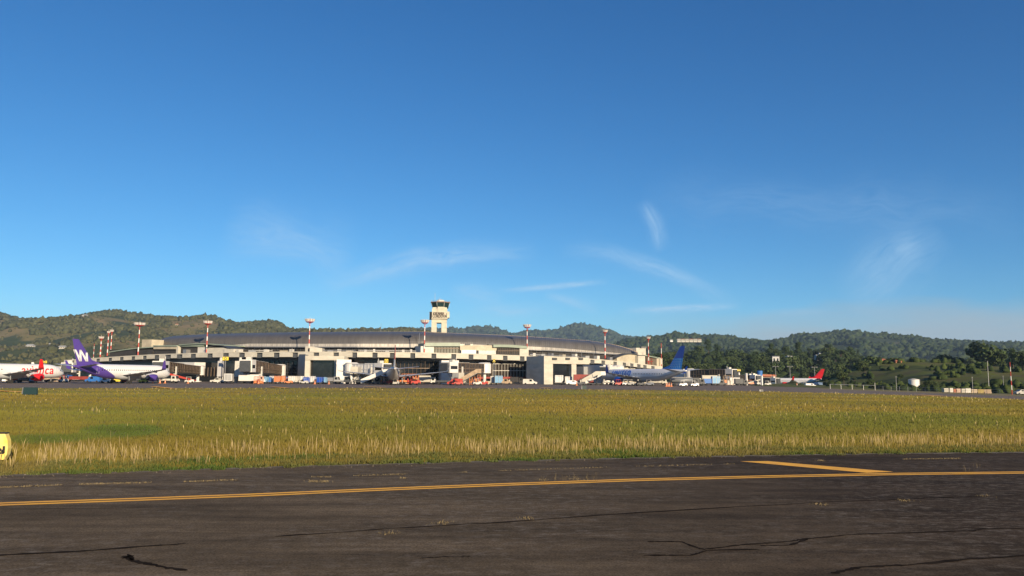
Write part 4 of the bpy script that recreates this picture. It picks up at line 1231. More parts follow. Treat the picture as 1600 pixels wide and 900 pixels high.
# ================================================================== airliners
def section(le, ch, tv, thick):
    us = [0, .03, .12, .3, .6, 1.0]; th = [0, .35, .8, 1.0, .6, .03]
    le = Vector(le); tv = Vector(tv)
    up = [le + Vector((-ch * u, 0, 0)) + tv * (thick * t / 2) for u, t in zip(us, th)]
    dn = [le + Vector((-ch * u, 0, 0)) - tv * (thick * t / 2) for u, t in zip(us, th)][1:]
    return up + dn[::-1]
def airliner(label, cat_group, mid, heading, L=39.5, Rf=2.0, fuse=None, fin_m=None, eng_m=None, winglet=None, fin_top=12.4, side='R', fleet=None, mats_f=None, text=None):
    root = thing('passenger_jet', label, 'airplane', mid, heading, cat_group)
    zc0 = 3.55 if Rf > 1.95 else 3.6
    st = [(0, .03, -.34), (.004, .16, -.33), (.012, .30, -.30), (.025, .45, -.26), (.045, .63, -.19), (.07, .79, -.11), (.10, .91, -.05), (.135, .98, -.01), (.17, 1, 0)]
    st += [(s, 1, 0) for s in np.arange(.19, .665, .02)]
    st += [(.67, .995, .005), (.70, .97, .03), (.73, .93, .07), (.76, .87, .125), (.79, .80, .19), (.82, .715, .265), (.85, .62, .35), (.88, .52, .43), (.91, .42, .51), (.94, .31, .59), (.965, .22, .65), (.985, .15, .69), (1, .09, .71)]
    fine = [st[0]]
    for q0, q1 in zip(st[:-1], st[1:]):
        kk = 4 if q0[0] > .62 and q0[0] < .9 else 1
        for k in range(1, kk + 1):
            u = k / kk; fine.append(tuple(q0[i] * (1 - u) + q1[i] * u for i in range(3)))
    st = fine
    N = 48; rings = []
    for s, r, dz in st:
        rings.append([Vector((L / 2 - s * L, r * Rf * math.cos(2 * math.pi * k / N) * (1 if r < .99 else 1), zc0 + dz * Rf + r * Rf * 1.04 * math.sin(2 * math.pi * k / N))) for k in range(N)])
    def mf(a, k):
        s = (st[a][0] + st[min(a + 1, len(st) - 1)][0]) / 2
        zz = math.sin(2 * math.pi * (k + .5) / N)
        return fuse(s, zz) if fuse else 0
    mb = MB(); mb.rings(rings, mf=mf)
    fu = mb.build('fuselage', mats_f or [plane_white], root, smooth=True)
    def R_at(x):
        s = (L / 2 - x) / L
        return np.interp(s, [q[0] for q in st], [q[1] for q in st]) * Rf, zc0 + np.interp(s, [q[0] for q in st], [q[2] for q in st]) * Rf
    def side_y(x, z, sg, off):
        r, zc = R_at(x); d = (z - zc) / (r * 1.04)
        return sg * (r * math.sqrt(max(0.02, 1 - d * d)) + off)
    # belly fairing
    mb = MB(); rr = []
    for i in range(9):
        u = i / 8; x = L * (0.16 - 0.30 * u); w = math.sin(math.pi * (0.08 + 0.84 * u)) ** .6
        rr.append([Vector((x, Rf * .95 * w * math.cos(2 * math.pi * k / 16), zc0 - Rf * .62 + Rf * .62 * w * math.sin(2 * math.pi * k / 16))) for k in range(16)])
    mb.rings(rr); mb.build('belly_fairing', plane_grey, root, smooth=True)
    # windows
    sg = -1 if side == 'R' else 1
    wm_ = bpy.data.meshes.new('cabin_window')
    wm_.from_pydata([(-.13, 0, -.18), (.13, 0, -.18), (.13, 0, .18), (-.13, 0, .18), (-.13, sg * .03, -.18), (.13, sg * .03, -.18), (.13, sg * .03, .18), (-.13, sg * .03, .18)], [], [(0, 1, 2, 3), (7, 6, 5, 4), (0, 4, 5, 1), (1, 5, 6, 2), (2, 6, 7, 3), (3, 7, 4, 0)])
    wm_.materials.append(glass)
    x = L * .5 - L * .155
    while x > -L * .5 + L * .21:
        if not (text and abs(x - text[3]) < text[1] * len(text[0]) * .45):
            w = bpy.data.objects.new('cabin_window', wm_); COL.objects.link(w); w.parent = fu
            z = zc0 + 0.42; w.location = (x, side_y(x, z, sg, 0.0), z)
        x -= 0.82
    for xx, hh in ((L * .5 - L * .125, 1.9), (-L * .5 + L * .19, 1.75)):
        for s2 in (-1, 1):
            mb = MB(); z = zc0 + .2
            for (a, b) in ((-.42, -.36), (.36, .42)):
                mb.box(xx + a, xx + b, min(side_y(xx, z, s2, .0), side_y(xx, z, s2, .04)), max(side_y(xx, z, s2, 0), side_y(xx, z, s2, .04)), z - hh / 2, z + hh / 2)
            mb.build('cabin_door', plane_grey, fu)
    # cockpit glazing
    for s2 in (-1, 1):
        for (xa, xb, z0, z1) in ((L / 2 - .035 * L, L / 2 - .052 * L, .18, .62), (L / 2 - .054 * L, L / 2 - .072 * L, .22, .66)):
            mb = MB(); P = []
            for (xx, zz) in ((xa, z0), (xb, z0), (xb, z1), (xa, z1 - .12)):
                r, zc = R_at(xx); z = zc + zz * r; P.append(Vector((xx, side_y(xx, z, s2, .03), z)))
            mb.poly(P if s2 > 0 else P[::-1]); mb.build('cockpit_window', glass, fu)
    # wings
    span = 17.0
    wz = zc0 - Rf * .55
    for s2 in (-1, 1):
        secs = [section((L * .13, s2 * Rf * .5, wz), 8.0, (0, 0, 1), 1.0),
                section((L * .13 - 2.9, s2 * 6.0, wz + .55), 5.0, (0, 0, 1), .6),
                section((L * .13 - 7.4, s2 * (span - .6), wz + 1.75), 1.9, (0, 0, 1), .2)]
        mb = MB(); mb.rings(secs if s2 > 0 else secs[::-1]); w = mb.build('wing', plane_grey if fleet != 'white' else plane_white, root, smooth=False)
        tipx = L * .13 - 7.4
        secs = [section((tipx, s2 * (span - .6), wz + 1.75), 1.9, (0, 0, 1), .2),
                section((tipx - .6, s2 * (span - .1), wz + 2.1), 1.7, (0, -s2 * .5, .8), .16),
                section((tipx - 1.7, s2 * (span + .45), wz + 4.3), .75, (0, -s2, .2), .10)]
        mb = MB(); mb.rings(secs if s2 > 0 else secs[::-1]); mb.build('winglet', winglet, w)
        for yy in (4.0, 8.5, 12.2):
            tx = L * .13 - 2.9 - (yy - 6) * 4.5 / 10.4 - (5.0 - (yy - 6) * .3)
            mb = MB(); mb.tube((tx + 2.6, s2 * yy, wz + .25 + yy * .06), (tx + .4, s2 * yy, wz + .05 + yy * .09), .22, .2, 8); mb.tube((tx + .4, s2 * yy, wz + .05 + yy * .09), (tx - 1.0, s2 * yy, wz + .25 + yy * .09), .2, .03, 8)
            mb.build('flap_fairing', plane_grey, w, smooth=True)
        # engine
        e = Vector((L * .13 + 2.2, s2 * 4.9, wz - 1.02 + .35))
        prof = [(0.0, .86), (-.12, .98), (-.5, 1.06), (-1.3, 1.10), (-2.4, 1.0), (-3.3, .80)]
        mb = MB(); rr = [[e + Vector((px_, rad * math.cos(2 * math.pi * k / 20), rad * math.sin(2 * math.pi * k / 20))) for k in range(20)] for px_, rad in prof]
        mb.rings(rr, caps=False); 
        inner = [[e + Vector((px_, rad * math.cos(2 * math.pi * k / 20), rad * math.sin(2 * math.pi * k / 20))) for k in range(20)] for px_, rad in ((-3.3, .80), (-3.0, .7), (-.6, .8), (0, .86))]
        mb.rings(inner, caps=False)
        en = mb.build('engine', eng_m, root, smooth=True)
        mb = MB(); mb.rings([[e + Vector((px_, rad * math.cos(2 * math.pi * k / 20), rad * math.sin(2 * math.pi * k / 20))) for k in range(20)] for px_, rad in ((-.12, .985), (.02, .9), (.0, .85), (-.15, .82))], caps=False); mb.build('intake_lip', brightsteel, en, smooth=True)
        mb = MB(); mb.tube(e + Vector((-.7, 0, 0)), e + Vector((-.75, 0, 0)), .8, n=20); mb.tube(e + Vector((-.7, 0, 0)), e + Vector((-.3, 0, 0)), .25, .02, 12); mb.build('fan', darkmetal, en)
        mb = MB(); mb.tube(e + Vector((-3.0, 0, 0)), e + Vector((-4.3, 0, 0)), .55, .18, 14); mb.build('exhaust_cone', steel, en, smooth=True)
        mb = MB(); mb.hexa([e + Vector((-.9, -.15, .95)), e + Vector((-.9, .15, .95)), e + Vector((-4.4, .15, .75)), e + Vector((-4.4, -.15, .75)), e + Vector((-1.8, -.12, 1.35)), e + Vector((-1.8, .12, 1.35)), e + Vector((-4.4, .12, 1.4)), e + Vector((-4.4, -.12, 1.4))]); mb.build('pylon', plane_grey, en)
        # tailplane
        hx = -L / 2 + .145 * L; hz = zc0 + .62 * Rf
        secs = [section((hx, s2 * .4, hz), 4.3, (0, 0, 1), .42), section((hx - 3.6, s2 * 7.0, hz + .75), 1.5, (0, 0, 1), .14)]
        mb = MB(); mb.rings(secs if s2 > 0 else secs[::-1]); mb.build('tailplane', plane_grey if fleet != 'white' else plane_white, root)
    # fin
    fx = -L / 2 + .205 * L; zt = zc0 + Rf * 1.0
    base = zt - .45
    top = fin_top
    def finsec(t, ext=0.0):
        x = fx - (7.3 - 0) * t - 0 if True else 0
        return (fx + (-6.6) * t, 0, base + (top - base) * t), 6.6 * (1 - t) + 2.1 * t
    secs = []
    for t in np.linspace(0, 1, 9):
        le, ch = finsec(t); secs.append(section(le, ch, (0, 1, 0), .62 * (1 - t) + .2 * t))
    mb = MB(); mb.rings(secs[::-1], mf=(lambda a, k: (fin_m[1](1 - (a + .5) / 8) if isinstance(fin_m, tuple) else 0)))
    mlist = fin_m[0] if isinstance(fin_m, tuple) else [fin_m]
    fin = mb.build('tail_fin', mlist, root)
    mb = MB(); secs = [section((fx + 4.2, 0, base + .15), 4.4, (0, 1, 0), .2), section((fx - 1.45, 0, base + (top - base) * .22), 1.2, (0, 1, 0), .34)]
    mb.rings(secs[::-1]); mb.build('dorsal_fillet', mlist[0], fin)
    # landing gear
    for (gx, gy, rr_, nm) in ((L * .5 - L * .115, 0, .36, 1), (-L * .035, 2.9, .55, 1), (-L * .035, -2.9, .55, 1)):
        mb = MB(); mb.tube((gx, gy, rr_), (gx, gy * .95, zc0 - Rf * .7), .14, .17, 8); mb.tube((gx, gy - .4, rr_), (gx, gy + .4, rr_), .09, n=6)
        g = mb.build('landing_gear', steel, root)
        for s2 in (-1, 1):
            mb = MB(); mb.tube((gx, gy + s2 * .25, rr_), (gx, gy + s2 * .55, rr_), rr_, n=14); mb.build('wheel', rubber, g)
    if text:
        txt, size, m, tx, tzz, bold, sh = text
        o = lettering('title_lettering', txt, size, m, fu, Matrix.Identity(4), 0.05, bold, sh, spacing=(1.25 if txt.isupper() else 1.08))
        import bmesh
        bm = bmesh.new(); bm.from_mesh(o.data)
        for yy in np.arange(-2.2, 2.2, .2):
            bmesh.ops.bisect_plane(bm, geom=bm.verts[:] + bm.edges[:] + bm.faces[:], plane_co=(0, yy, 0), plane_no=(0, 1, 0))
        bm.to_mesh(o.data); bm.free()
        for v in o.data.vertices:
            X = tx - v.co.x if side == 'R' and False else tx + (v.co.x if side == 'R' else -v.co.x)
            z = zc0 + tzz + v.co.y
            v.co = Vector((X, side_y(X, z, sg, 0.05 + v.co.z), z))
    return root, fu, fin, base, fx, top
def decal_on_fin(fin, name, polys, m, base, fx, top, sides=(-1, 1)):
    """polys: outlines in fin coordinates (u along chord from leading edge 0..1, t height 0..1)"""
    for s2 in sides:
        mb = MB()
        for P in polys:
            pts = []
            for u, t in P:
                le = fx - 6.6 * t; ch = 6.6 * (1 - t) + 2.1 * t
                pts.append(Vector((le - ch * u, s2 * ((.62 * (1 - t) + .2 * t) / 2 + .03), base + (top - base) * t)))
            back = [Vector((p.x, p.y - s2 * .03, p.z)) for p in pts]
            i = len(mb.v); n = len(pts); mb.v += [tuple(p) for p in pts + back]
            mb.f.append(tuple(range(i, i + n))); mb.m.append(0)
            for k in range(n): mb.f.append((i + k, i + (k + 1) % n, i + n + (k + 1) % n, i + n + k)); mb.m.append(0)
        mb.build(name, m, fin)
def place(nose, tail):
    n, t = at(nose[0], 590, nose[1]), at(tail[0], 590, tail[1])
    return n, t
def midhead(nx, nY, tx, tY):
    n, t = at(nx, 590, nY), at(tx, 590, tY); m = (n + t) / 2
    return (m.x, m.y, gz(m.x, m.y)), math.atan2(n.y - t.y, n.x - t.x), math.hypot(n.x - t.x, n.y - t.y)
# purple tailed jet, left
loc, hd, ln = midhead(264.5, 249, 113, 212)
root, fu, fin, b_, fx_, tp_ = airliner('white jet with a purple tail bearing a white W, parked at left', 'jets parked at the gates', loc, hd, ln, fuse=lambda s, z: 1 if s > .835 - .115 * (1 - z) else 0, mats_f=[plane_white, purple], fin_m=purple, eng_m=purple, winglet=purple, side='R')
Wp = [[(.93, .52), (.72, .60), (.70, .21), (.88, .21)], [(.72, .60), (.60, .60), (.56, .22), (.70, .21)]]
def fz(u, t): return (u, t)
# white W: four slanted strokes, drawn as seen on the right side
def stroke(p, q, w): 
    return [(p[0] - w / 2, p[1]), (p[0] + w / 2, p[1]), (q[0] + w / 2, q[1]), (q[0] - w / 2, q[1])]
decal_on_fin(fin, 'fin_emblem', [stroke((.97, .60), (.80, .16), .15), stroke((.52, .60), (.80, .16), .15), stroke((.52, .60), (.42, .16), .15), stroke((.10, .50), (.42, .16), .15)], plane_white, b_, fx_, tp_)
# white jet with red engines, far left
loc, hd, ln = midhead(99, 240, -92, 204)
airliner('white jet with red engines and red wingtips, partly cut by the left border', 'jets parked at the gates', loc, hd, 37.6, Rf=1.98, fuse=None, mats_f=[plane_white], fin_m=redliv, eng_m=redliv, winglet=redliv, fin_top=11.8, side='R', text=('avianca', 3.5, redliv, 8.0, .25, .02, .12))
# jet seen from behind in the centre
loc, hd, ln = midhead(612, 262, 616.5, 225)
airliner('grey white jet seen from straight behind at the centre gate', 'jets parked at the gates', loc, hd, 37.6, Rf=1.98, fuse=None, mats_f=[mat('dull_aircraft_white', (0.52, 0.50, 0.46), 0.4, var=0.1, scale=.6)], fin_m=([plane_white, redliv], lambda t: 1 if t > .42 else 0), eng_m=plane_white, winglet=plane_white, fin_top=11.8, side='R')
# blue tailed jet, right of centre
loc, hd, ln = midhead(941, 285, 1073, 246)
root, fu, fin, b_, fx_, tp_ = airliner('white jet with a blue tail, blue engines and blue UNITED lettering', 'jets parked at the gates', loc, hd, ln, fuse=lambda s, z: (2 if (z < -.30) else 0), mats_f=[plane_white, unblue, mat('pale_grey_belly', (0.50, 0.52, 0.54), 0.35)], fin_m=([skyb, unblue], lambda t: 1 if t > .56 else 0), eng_m=unblue, winglet=unblue, fin_top=12.9, side='L', text=('UNITED', 2.5, unblue, 8.6, .62, .03, .0))
gl = []
for k in range(6):
    u0 = .12 + k * .15
    gl.append([(u0, .10), (u0 + .035, .10), (u0 * .8 + .12 + .02, .30), (u0 * .8 + .12, .30)])
    gl.append([(u0 * .8 + .12, .30), (u0 * .8 + .14, .30), (u0 * .7 + .24, .50), (u0 * .7 + .23, .50)])
for t in (.16, .25, .35, .45): gl.append([(.08, t), (.95, t), (.95, t + .012), (.08, t + .012)])
decal_on_fin(fin, 'fin_emblem', gl, mat('pale_globe_lines', (0.30, 0.55, 0.80), .4), b_, fx_, tp_)
# far right jet with red fin
loc, hd, ln = midhead(1197, 545, 1290, 520)
airliner('white jet with a red tail and red engines, parked far off at the right', 'jets parked at the gates', loc, hd, 37.6, Rf=1.98, fuse=lambda s, z: 1 if s > .93 else 0, mats_f=[plane_white, plane_white], fin_m=redliv, eng_m=redliv, winglet=redliv, fin_top=11.8, side='L', fleet='white')
# small white jet nose glimpsed behind the red engined one
loc, hd, ln = midhead(118, 300, -60, 268)
airliner('cream white jet parked beyond the red engined jet, only its nose showing past it', 'jets parked at the gates', loc, hd, 37.6, Rf=1.98, mats_f=[offwhite], fin_m=plane_white, eng_m=plane_grey, winglet=plane_white, fin_top=11.8, side='R')
# ================================================================== boarding bridges
def bridge(label, rot, cab, zr=4.2, zc=3.6, glassy=True, w=1.7, hh=2.9, stair=True, canopy=True, group='passenger boarding bridges', colour=None):
    """rot, cab: (bearing x, distance) of the rotunda and of the cab; the base is the rotunda's column"""
    colour = colour or white
    a, b = at(rot[0], 590, rot[1]), at(cab[0], 590, cab[1])
    a.z = gz(a.x, a.y); b.z = gz(b.x, b.y)
    L = (b - a).xy.length
    t = thing('boarding_bridge', label, 'boarding bridge', a, math.atan2(b.y - a.y, b.x - a.x), group)
    def bb(name, m, fn, parent=None):
        mb = MB(); fn(mb); return mb.build(name, m, parent or t)
    bb('column', colour, lambda m: (m.tube((0, 0, 0), (0, 0, zr), .55, n=12), m.box(-1.1, 1.1, -1.1, 1.1, 0, .4)))
    bb('rotunda', colour, lambda m: (m.tube((0, 0, zr - .3), (0, 0, zr + hh + .1), 2.3, n=20), m.tube((0, 0, zr + hh + .1), (0, 0, zr + hh + .5), 2.5, 1.8, n=20)))
    z = lambda x: zr + (zc - zr) * (x / L)
    def tun(m, x0, x1, w, h0, h1):
        m.hexa([(x0, -w, z(x0) + h0), (x1, -w, z(x1) + h0), (x1, w, z(x1) + h0), (x0, w, z(x0) + h0), (x0, -w, z(x0) + h1), (x1, -w, z(x1) + h1), (x1, w, z(x1) + h1), (x0, w, z(x0) + h1)])
    x0, xm, x1 = 2.0, L * .55, L - 2.2
    bb('tunnel_glazing', (mat('bridge_glass', (0.05, 0.04, 0.032), 0.25, var=0.5, scale=.8) if glassy else colour), lambda m: (tun(m, x0, xm, w * .86, .2, hh - .15), tun(m, xm, x1, w, .1, hh)))
    def frame(m):
        for (s0, s1, ww, lo, hi) in ((x0, xm, w * .86, 0.0, hh - .15), (xm, x1, w, -.1, hh)):
            for s in (-1, 1):
                for h in (lo, hi, (lo + hi) * .36 + lo * .2):
                    y = s * (ww + .04)
                    m.hexa([(s0, y - .09, z(s0) + h), (s1, y - .09, z(s1) + h), (s1, y + .09, z(s1) + h), (s0, y + .09, z(s0) + h), (s0, y - .09, z(s0) + h + .22), (s1, y - .09, z(s1) + h + .22), (s1, y + .09, z(s1) + h + .22), (s0, y + .09, z(s0) + h + .22)])
                n = max(2, int((s1 - s0) / 1.5))
                for k in range(n + 1):
                    x = s0 + (s1 - s0) * k / n
                    m.box(x - .07, x + .07, s * (ww + .04) - .05, s * (ww + .04) + .05, z(x) + lo, z(x) + hi)
    bb('tunnel_frame', (brownframe if glassy else colour), frame)
    bb('tunnel_roof', colour, lambda m: (tun(m, x0, xm, w * .9, hh - .12, hh + .1), tun(m, xm, x1, w * 1.05, hh + .02, hh + .28)))
    bb('tunnel_floor', darkmetal, lambda m: (tun(m, x0, xm, w * .8, -.35, .15), tun(m, xm, x1, w * .95, -.55, .05)))
    # cab
    bb('cab', colour, lambda m: (m.box(x1, L + 1.9, -2.0, 2.0, zc - .3, zc + .9), m.box(x1, L + 1.9, -2.0, 2.0, zc + 2.0, zc + hh + .35), m.box(x1, x1 + .35, -2.0, 2.0, zc + .9, zc + 2.0), m.box(L + 1.5, L + 1.9, -2, -1.5, zc + .9, zc + 2.0), m.box(L + 1.5, L + 1.9, 1.5, 2, zc + .9, zc + 2.0)))
    bb('cab_window', glass, lambda m: m.box(x1 + .35, L + 1.5, -1.93, 1.93, zc + .9, zc + 2.0))
    if canopy:
        bb('canopy', darkmetal, lambda m: m.box(L + 1.9, L + 2.9, -1.7, 1.7, zc - .1, zc + hh, 0, .12))
    # drive column
    dx = L * .78
    bb('drive_column', offwhite, lambda m: (m.box(dx - .3, dx + .3, -w - .7, -w - .25, .9, z(dx) + 1.8), m.box(dx - .3, dx + .3, w + .25, w + .7, .9, z(dx) + 1.8), m.box(dx - .35, dx + .35, -w - .7, w + .7, z(dx) - .95, z(dx) - .6), m.box(dx - .9, dx + .9, -w - .6, w + .6, .55, 1.0)))
    for s in (-1, 1):
        bb('wheel', rubber, lambda m: m.tube((dx, s * 1.0 - .25, .55), (dx, s * 1.0 + .25, .55), .55, n=14))
    if stair:
        def st(m):
            sx = L - 1.2; n = 9
            for k in range(n):
                m.box(sx - 1.0 - k * .45, sx - .6 - k * .45, -3.0, -2.1, zc - .2 - (k + 1) * (zc - .2) / (n + .5), zc - .1 - (k + 1) * (zc - .2) / (n + .5))
            for y in (-3.05, -2.05):
                m.tube((sx - .6, y, zc), (sx - 1.0 - n * .45, y, .3), .06, n=5); m.tube((sx - .6, y, zc + 1), (sx - 1.0 - n * .45, y, 1.3), .04, n=5)
            m.box(sx - .8, sx + .8, -3.1, -2.0, zc - .35, zc - .2)
        bb('service_stair', steel, st)
    bb('air_handler', offwhite, lambda m: (m.box(x1 + .3, x1 + 1.6, -.8, .8, zc + hh + .35, zc + hh + 1.2), m.tube((x1 - .6, .4, zc + hh), (x1 - .6, .4, zc + hh + 1.9), .12, n=6)))
    return t
bridge('bronze glazed boarding bridge sloping away just right of the purple tailed jet', (309, 292), (250, 254), zr=2.9, zc=3.9)
bridge('bronze tunnel bridge ending in a tall white cab left of the blue containers', (436, 284), (386, 247), zr=2.9, zc=4.0, hh=3.3)
bridge('white boarding bridge left of the jet seen from behind', (549, 268), (598, 258), zr=3.9, zc=3.7, glassy=False)
bridge('boarding bridge with a white drum rotunda between the white pier and the red canopy', (757, 272), (702, 258), zr=4.2, zc=4.2)
bridge('boarding bridge beside the nose of the blue tailed jet', (966, 302), (948, 292), zr=4.0, zc=3.6, glassy=False, stair=False)
bridge('longest white framed boarding bridge in the row right of the blue tail', (1078, 392), (1143, 372), zr=3.2, zc=3.0, w=2.0, hh=4.0)
bridge('middle white framed boarding bridge of the row right of the blue tail', (1147, 432), (1180, 418), zr=1.8, zc=1.5, w=2.0, hh=3.6)
bridge('farthest white framed boarding bridge, at the nose of the red tailed jet', (1182, 500), (1211, 488), zr=1.3, zc=1.0, w=2.0, hh=3.4)
bridge('boarding bridge glimpsed between the red engined jet and the purple tail', (140, 310), (106, 285), zr=3.9, zc=3.6)
# tall white service towers of the second bridge
for i, (x0, x1, yt, Y, lab) in enumerate(((340, 347, 564, 262, 'grey white service tower at the left of the tall white bridge cab'), (367, 381, 564, 258, 'tall white service tower next to the second bridge cab'))):
    a, b = at(x0, yt, Y), at(x1, yt, Y)
    t = thing('service_tower', lab, 'tower', (a.x, a.y, 0), 0, 'white service towers by the second bridge')
    W_ = b.x - a.x
    mb = MB(); mb.box(0, W_, 0, 2.2, 2.2, a.z, 0, .06); mb.build('housing', offwhite if i else mat('pale_grey_paint', (0.42, 0.42, 0.42), .6, var=.1), t)
    for sx in (.25, W_ - .25):
        mb = MB(); mb.tube((sx, .3, 0), (sx, .3, 2.2), .18, n=8); mb.tube((sx, 1.9, 0), (sx, 1.9, 2.2), .18, n=8); mb.build('leg', steel, t)
    mb = MB(); mb.tube((W_ / 2, 1, a.z), (W_ / 2, 1, a.z + 1.2), .5, .4, 10); mb.build('roof_cowl', offwhite, t)
# yellow gate number boards
def board(x0, x1, y0, y1, Y, lab, post=True):
    a, b = at(x0, y0, Y), at(x1, y1, Y)
    g = gz(a.x, a.y)
    t = thing('gate_board', lab, 'sign', ((a.x + b.x) / 2, a.y, g), 0, 'yellow gate number boards')
    w = (b.x - a.x) / 2
    mb = MB(); mb.box(-w, w, -.15, .15, b.z - g, a.z - g, 0, .03); pn = mb.build('panel', yellowp, t)
    mb = MB(); mb.tube((0, .1, 0), (0, .1, b.z - g), .12, n=6); mb.build('post', steel, t)
    mb = MB(); cz = (a.z + b.z) / 2 - g; mb.rings([[Vector((.45 * math.cos(k * .524), -.16, cz + .5 * math.sin(k * .524))) for k in range(12)], [Vector((.28 * math.cos(k * .524), -.17, cz + .32 * math.sin(k * .524))) for k in range(12)]], caps=False); mb.build('numeral', darkmetal, pn)
board(348, 357, 557.5, 563, 256, 'yellow gate board with a dark round mark above the second bridge cab')
board(601, 606.5, 561, 567, 264, 'small yellow gate board left of the jet seen from behind')
board(66, 73, 563.5, 567.5, 262, 'yellow gate board above the red engined jet')
board(770, 774, 561, 566, 270, 'small yellow gate board right of the drum rotunda')
board(1152, 1157, 577, 580, 370, 'tiny yellow board on the row of bridges right of the blue tail')

# ================================================================== ground vehicles and equipment
def base(px_, Y): 
    p = at(px_, 598, Y); return (p.x, p.y, gz(p.x, p.y) + 0.045)
def wheels(t, xs, w, r, tw=.25):
    for x in xs:
        for s in (-1, 1):
            mb = MB(); mb.tube((x, s * w - tw / 2, r), (x, s * w + tw / 2, r), r, n=12); mb.build('wheel', rubber, t)
def container(px_, Y, m, label, s=1.0, rot=0.0, canvas=False):
    t = thing('cargo_container', label, 'container', base(px_, Y), rot, 'cargo containers lined up on the apron')
    mb = MB(); z0 = .55
    if canvas:   # tilt-top cart body with rounded roof
        prof = [(-.95, z0), (.95, z0), (.95, 1.9), (.6, 2.2), (-.6, 2.2), (-.95, 1.9)]
    else:        # clipped lower corner
        prof = [(-.75, z0), (.80, z0), (1.15, 1.1), (1.15, 2.2), (-.75, 2.2)]
    mb.rings([[Vector((x, y, z)) for x, z in prof] for y in (-.78, .78)]); mb.build('shell', m, t)
    mb = MB()
    for x in (-.72, .2, .78): mb.box(x - .04, x + .04, -.81, -.78, z0 + .05, 2.15)
    mb.box(-.7, 1.1, -.81, -.78, 1.95, 2.03); mb.build('rib', steel, t)
    mb = MB(); mb.box(-.9, 1.1, -.8, .8, .38, .54); mb.box(1.1, 1.7, -.04, .04, .40, .48); mb.build('dolly_bed', darkmetal, t)
    wheels(t, (-.6, .8), .6, .2, .15)
    t.scale = (s, s, s)
    return t
def tug(px_, Y, m, label, rot=0.0, s=1.0):
    t = thing('baggage_tug', label, 'tug', base(px_, Y), rot, 'baggage tugs on the apron')
    mb = MB(); mb.box(-1.4, 1.4, -.7, .7, .35, .95, 0, .06); mb.box(.3, 1.3, -.6, .6, .95, 1.2, 0, .08); mb.build('body', m, t)
    mb = MB(); mb.box(-.6, -.1, -.45, .45, .95, 1.15); mb.box(-.75, -.6, -.45, .45, .95, 1.6); mb.build('seat', black, t)
    mb = MB()
    for x in (-.9, .4):
        for y in (-.6, .6): mb.tube((x, y, .95), (x, y, 1.95), .04, n=5)
    mb.box(-1.0, .5, -.68, .68, 1.95, 2.02); mb.build('canopy', m, t)
    wheels(t, (-.9, .9), .62, .33)
    t.scale = (s, s, s); return t
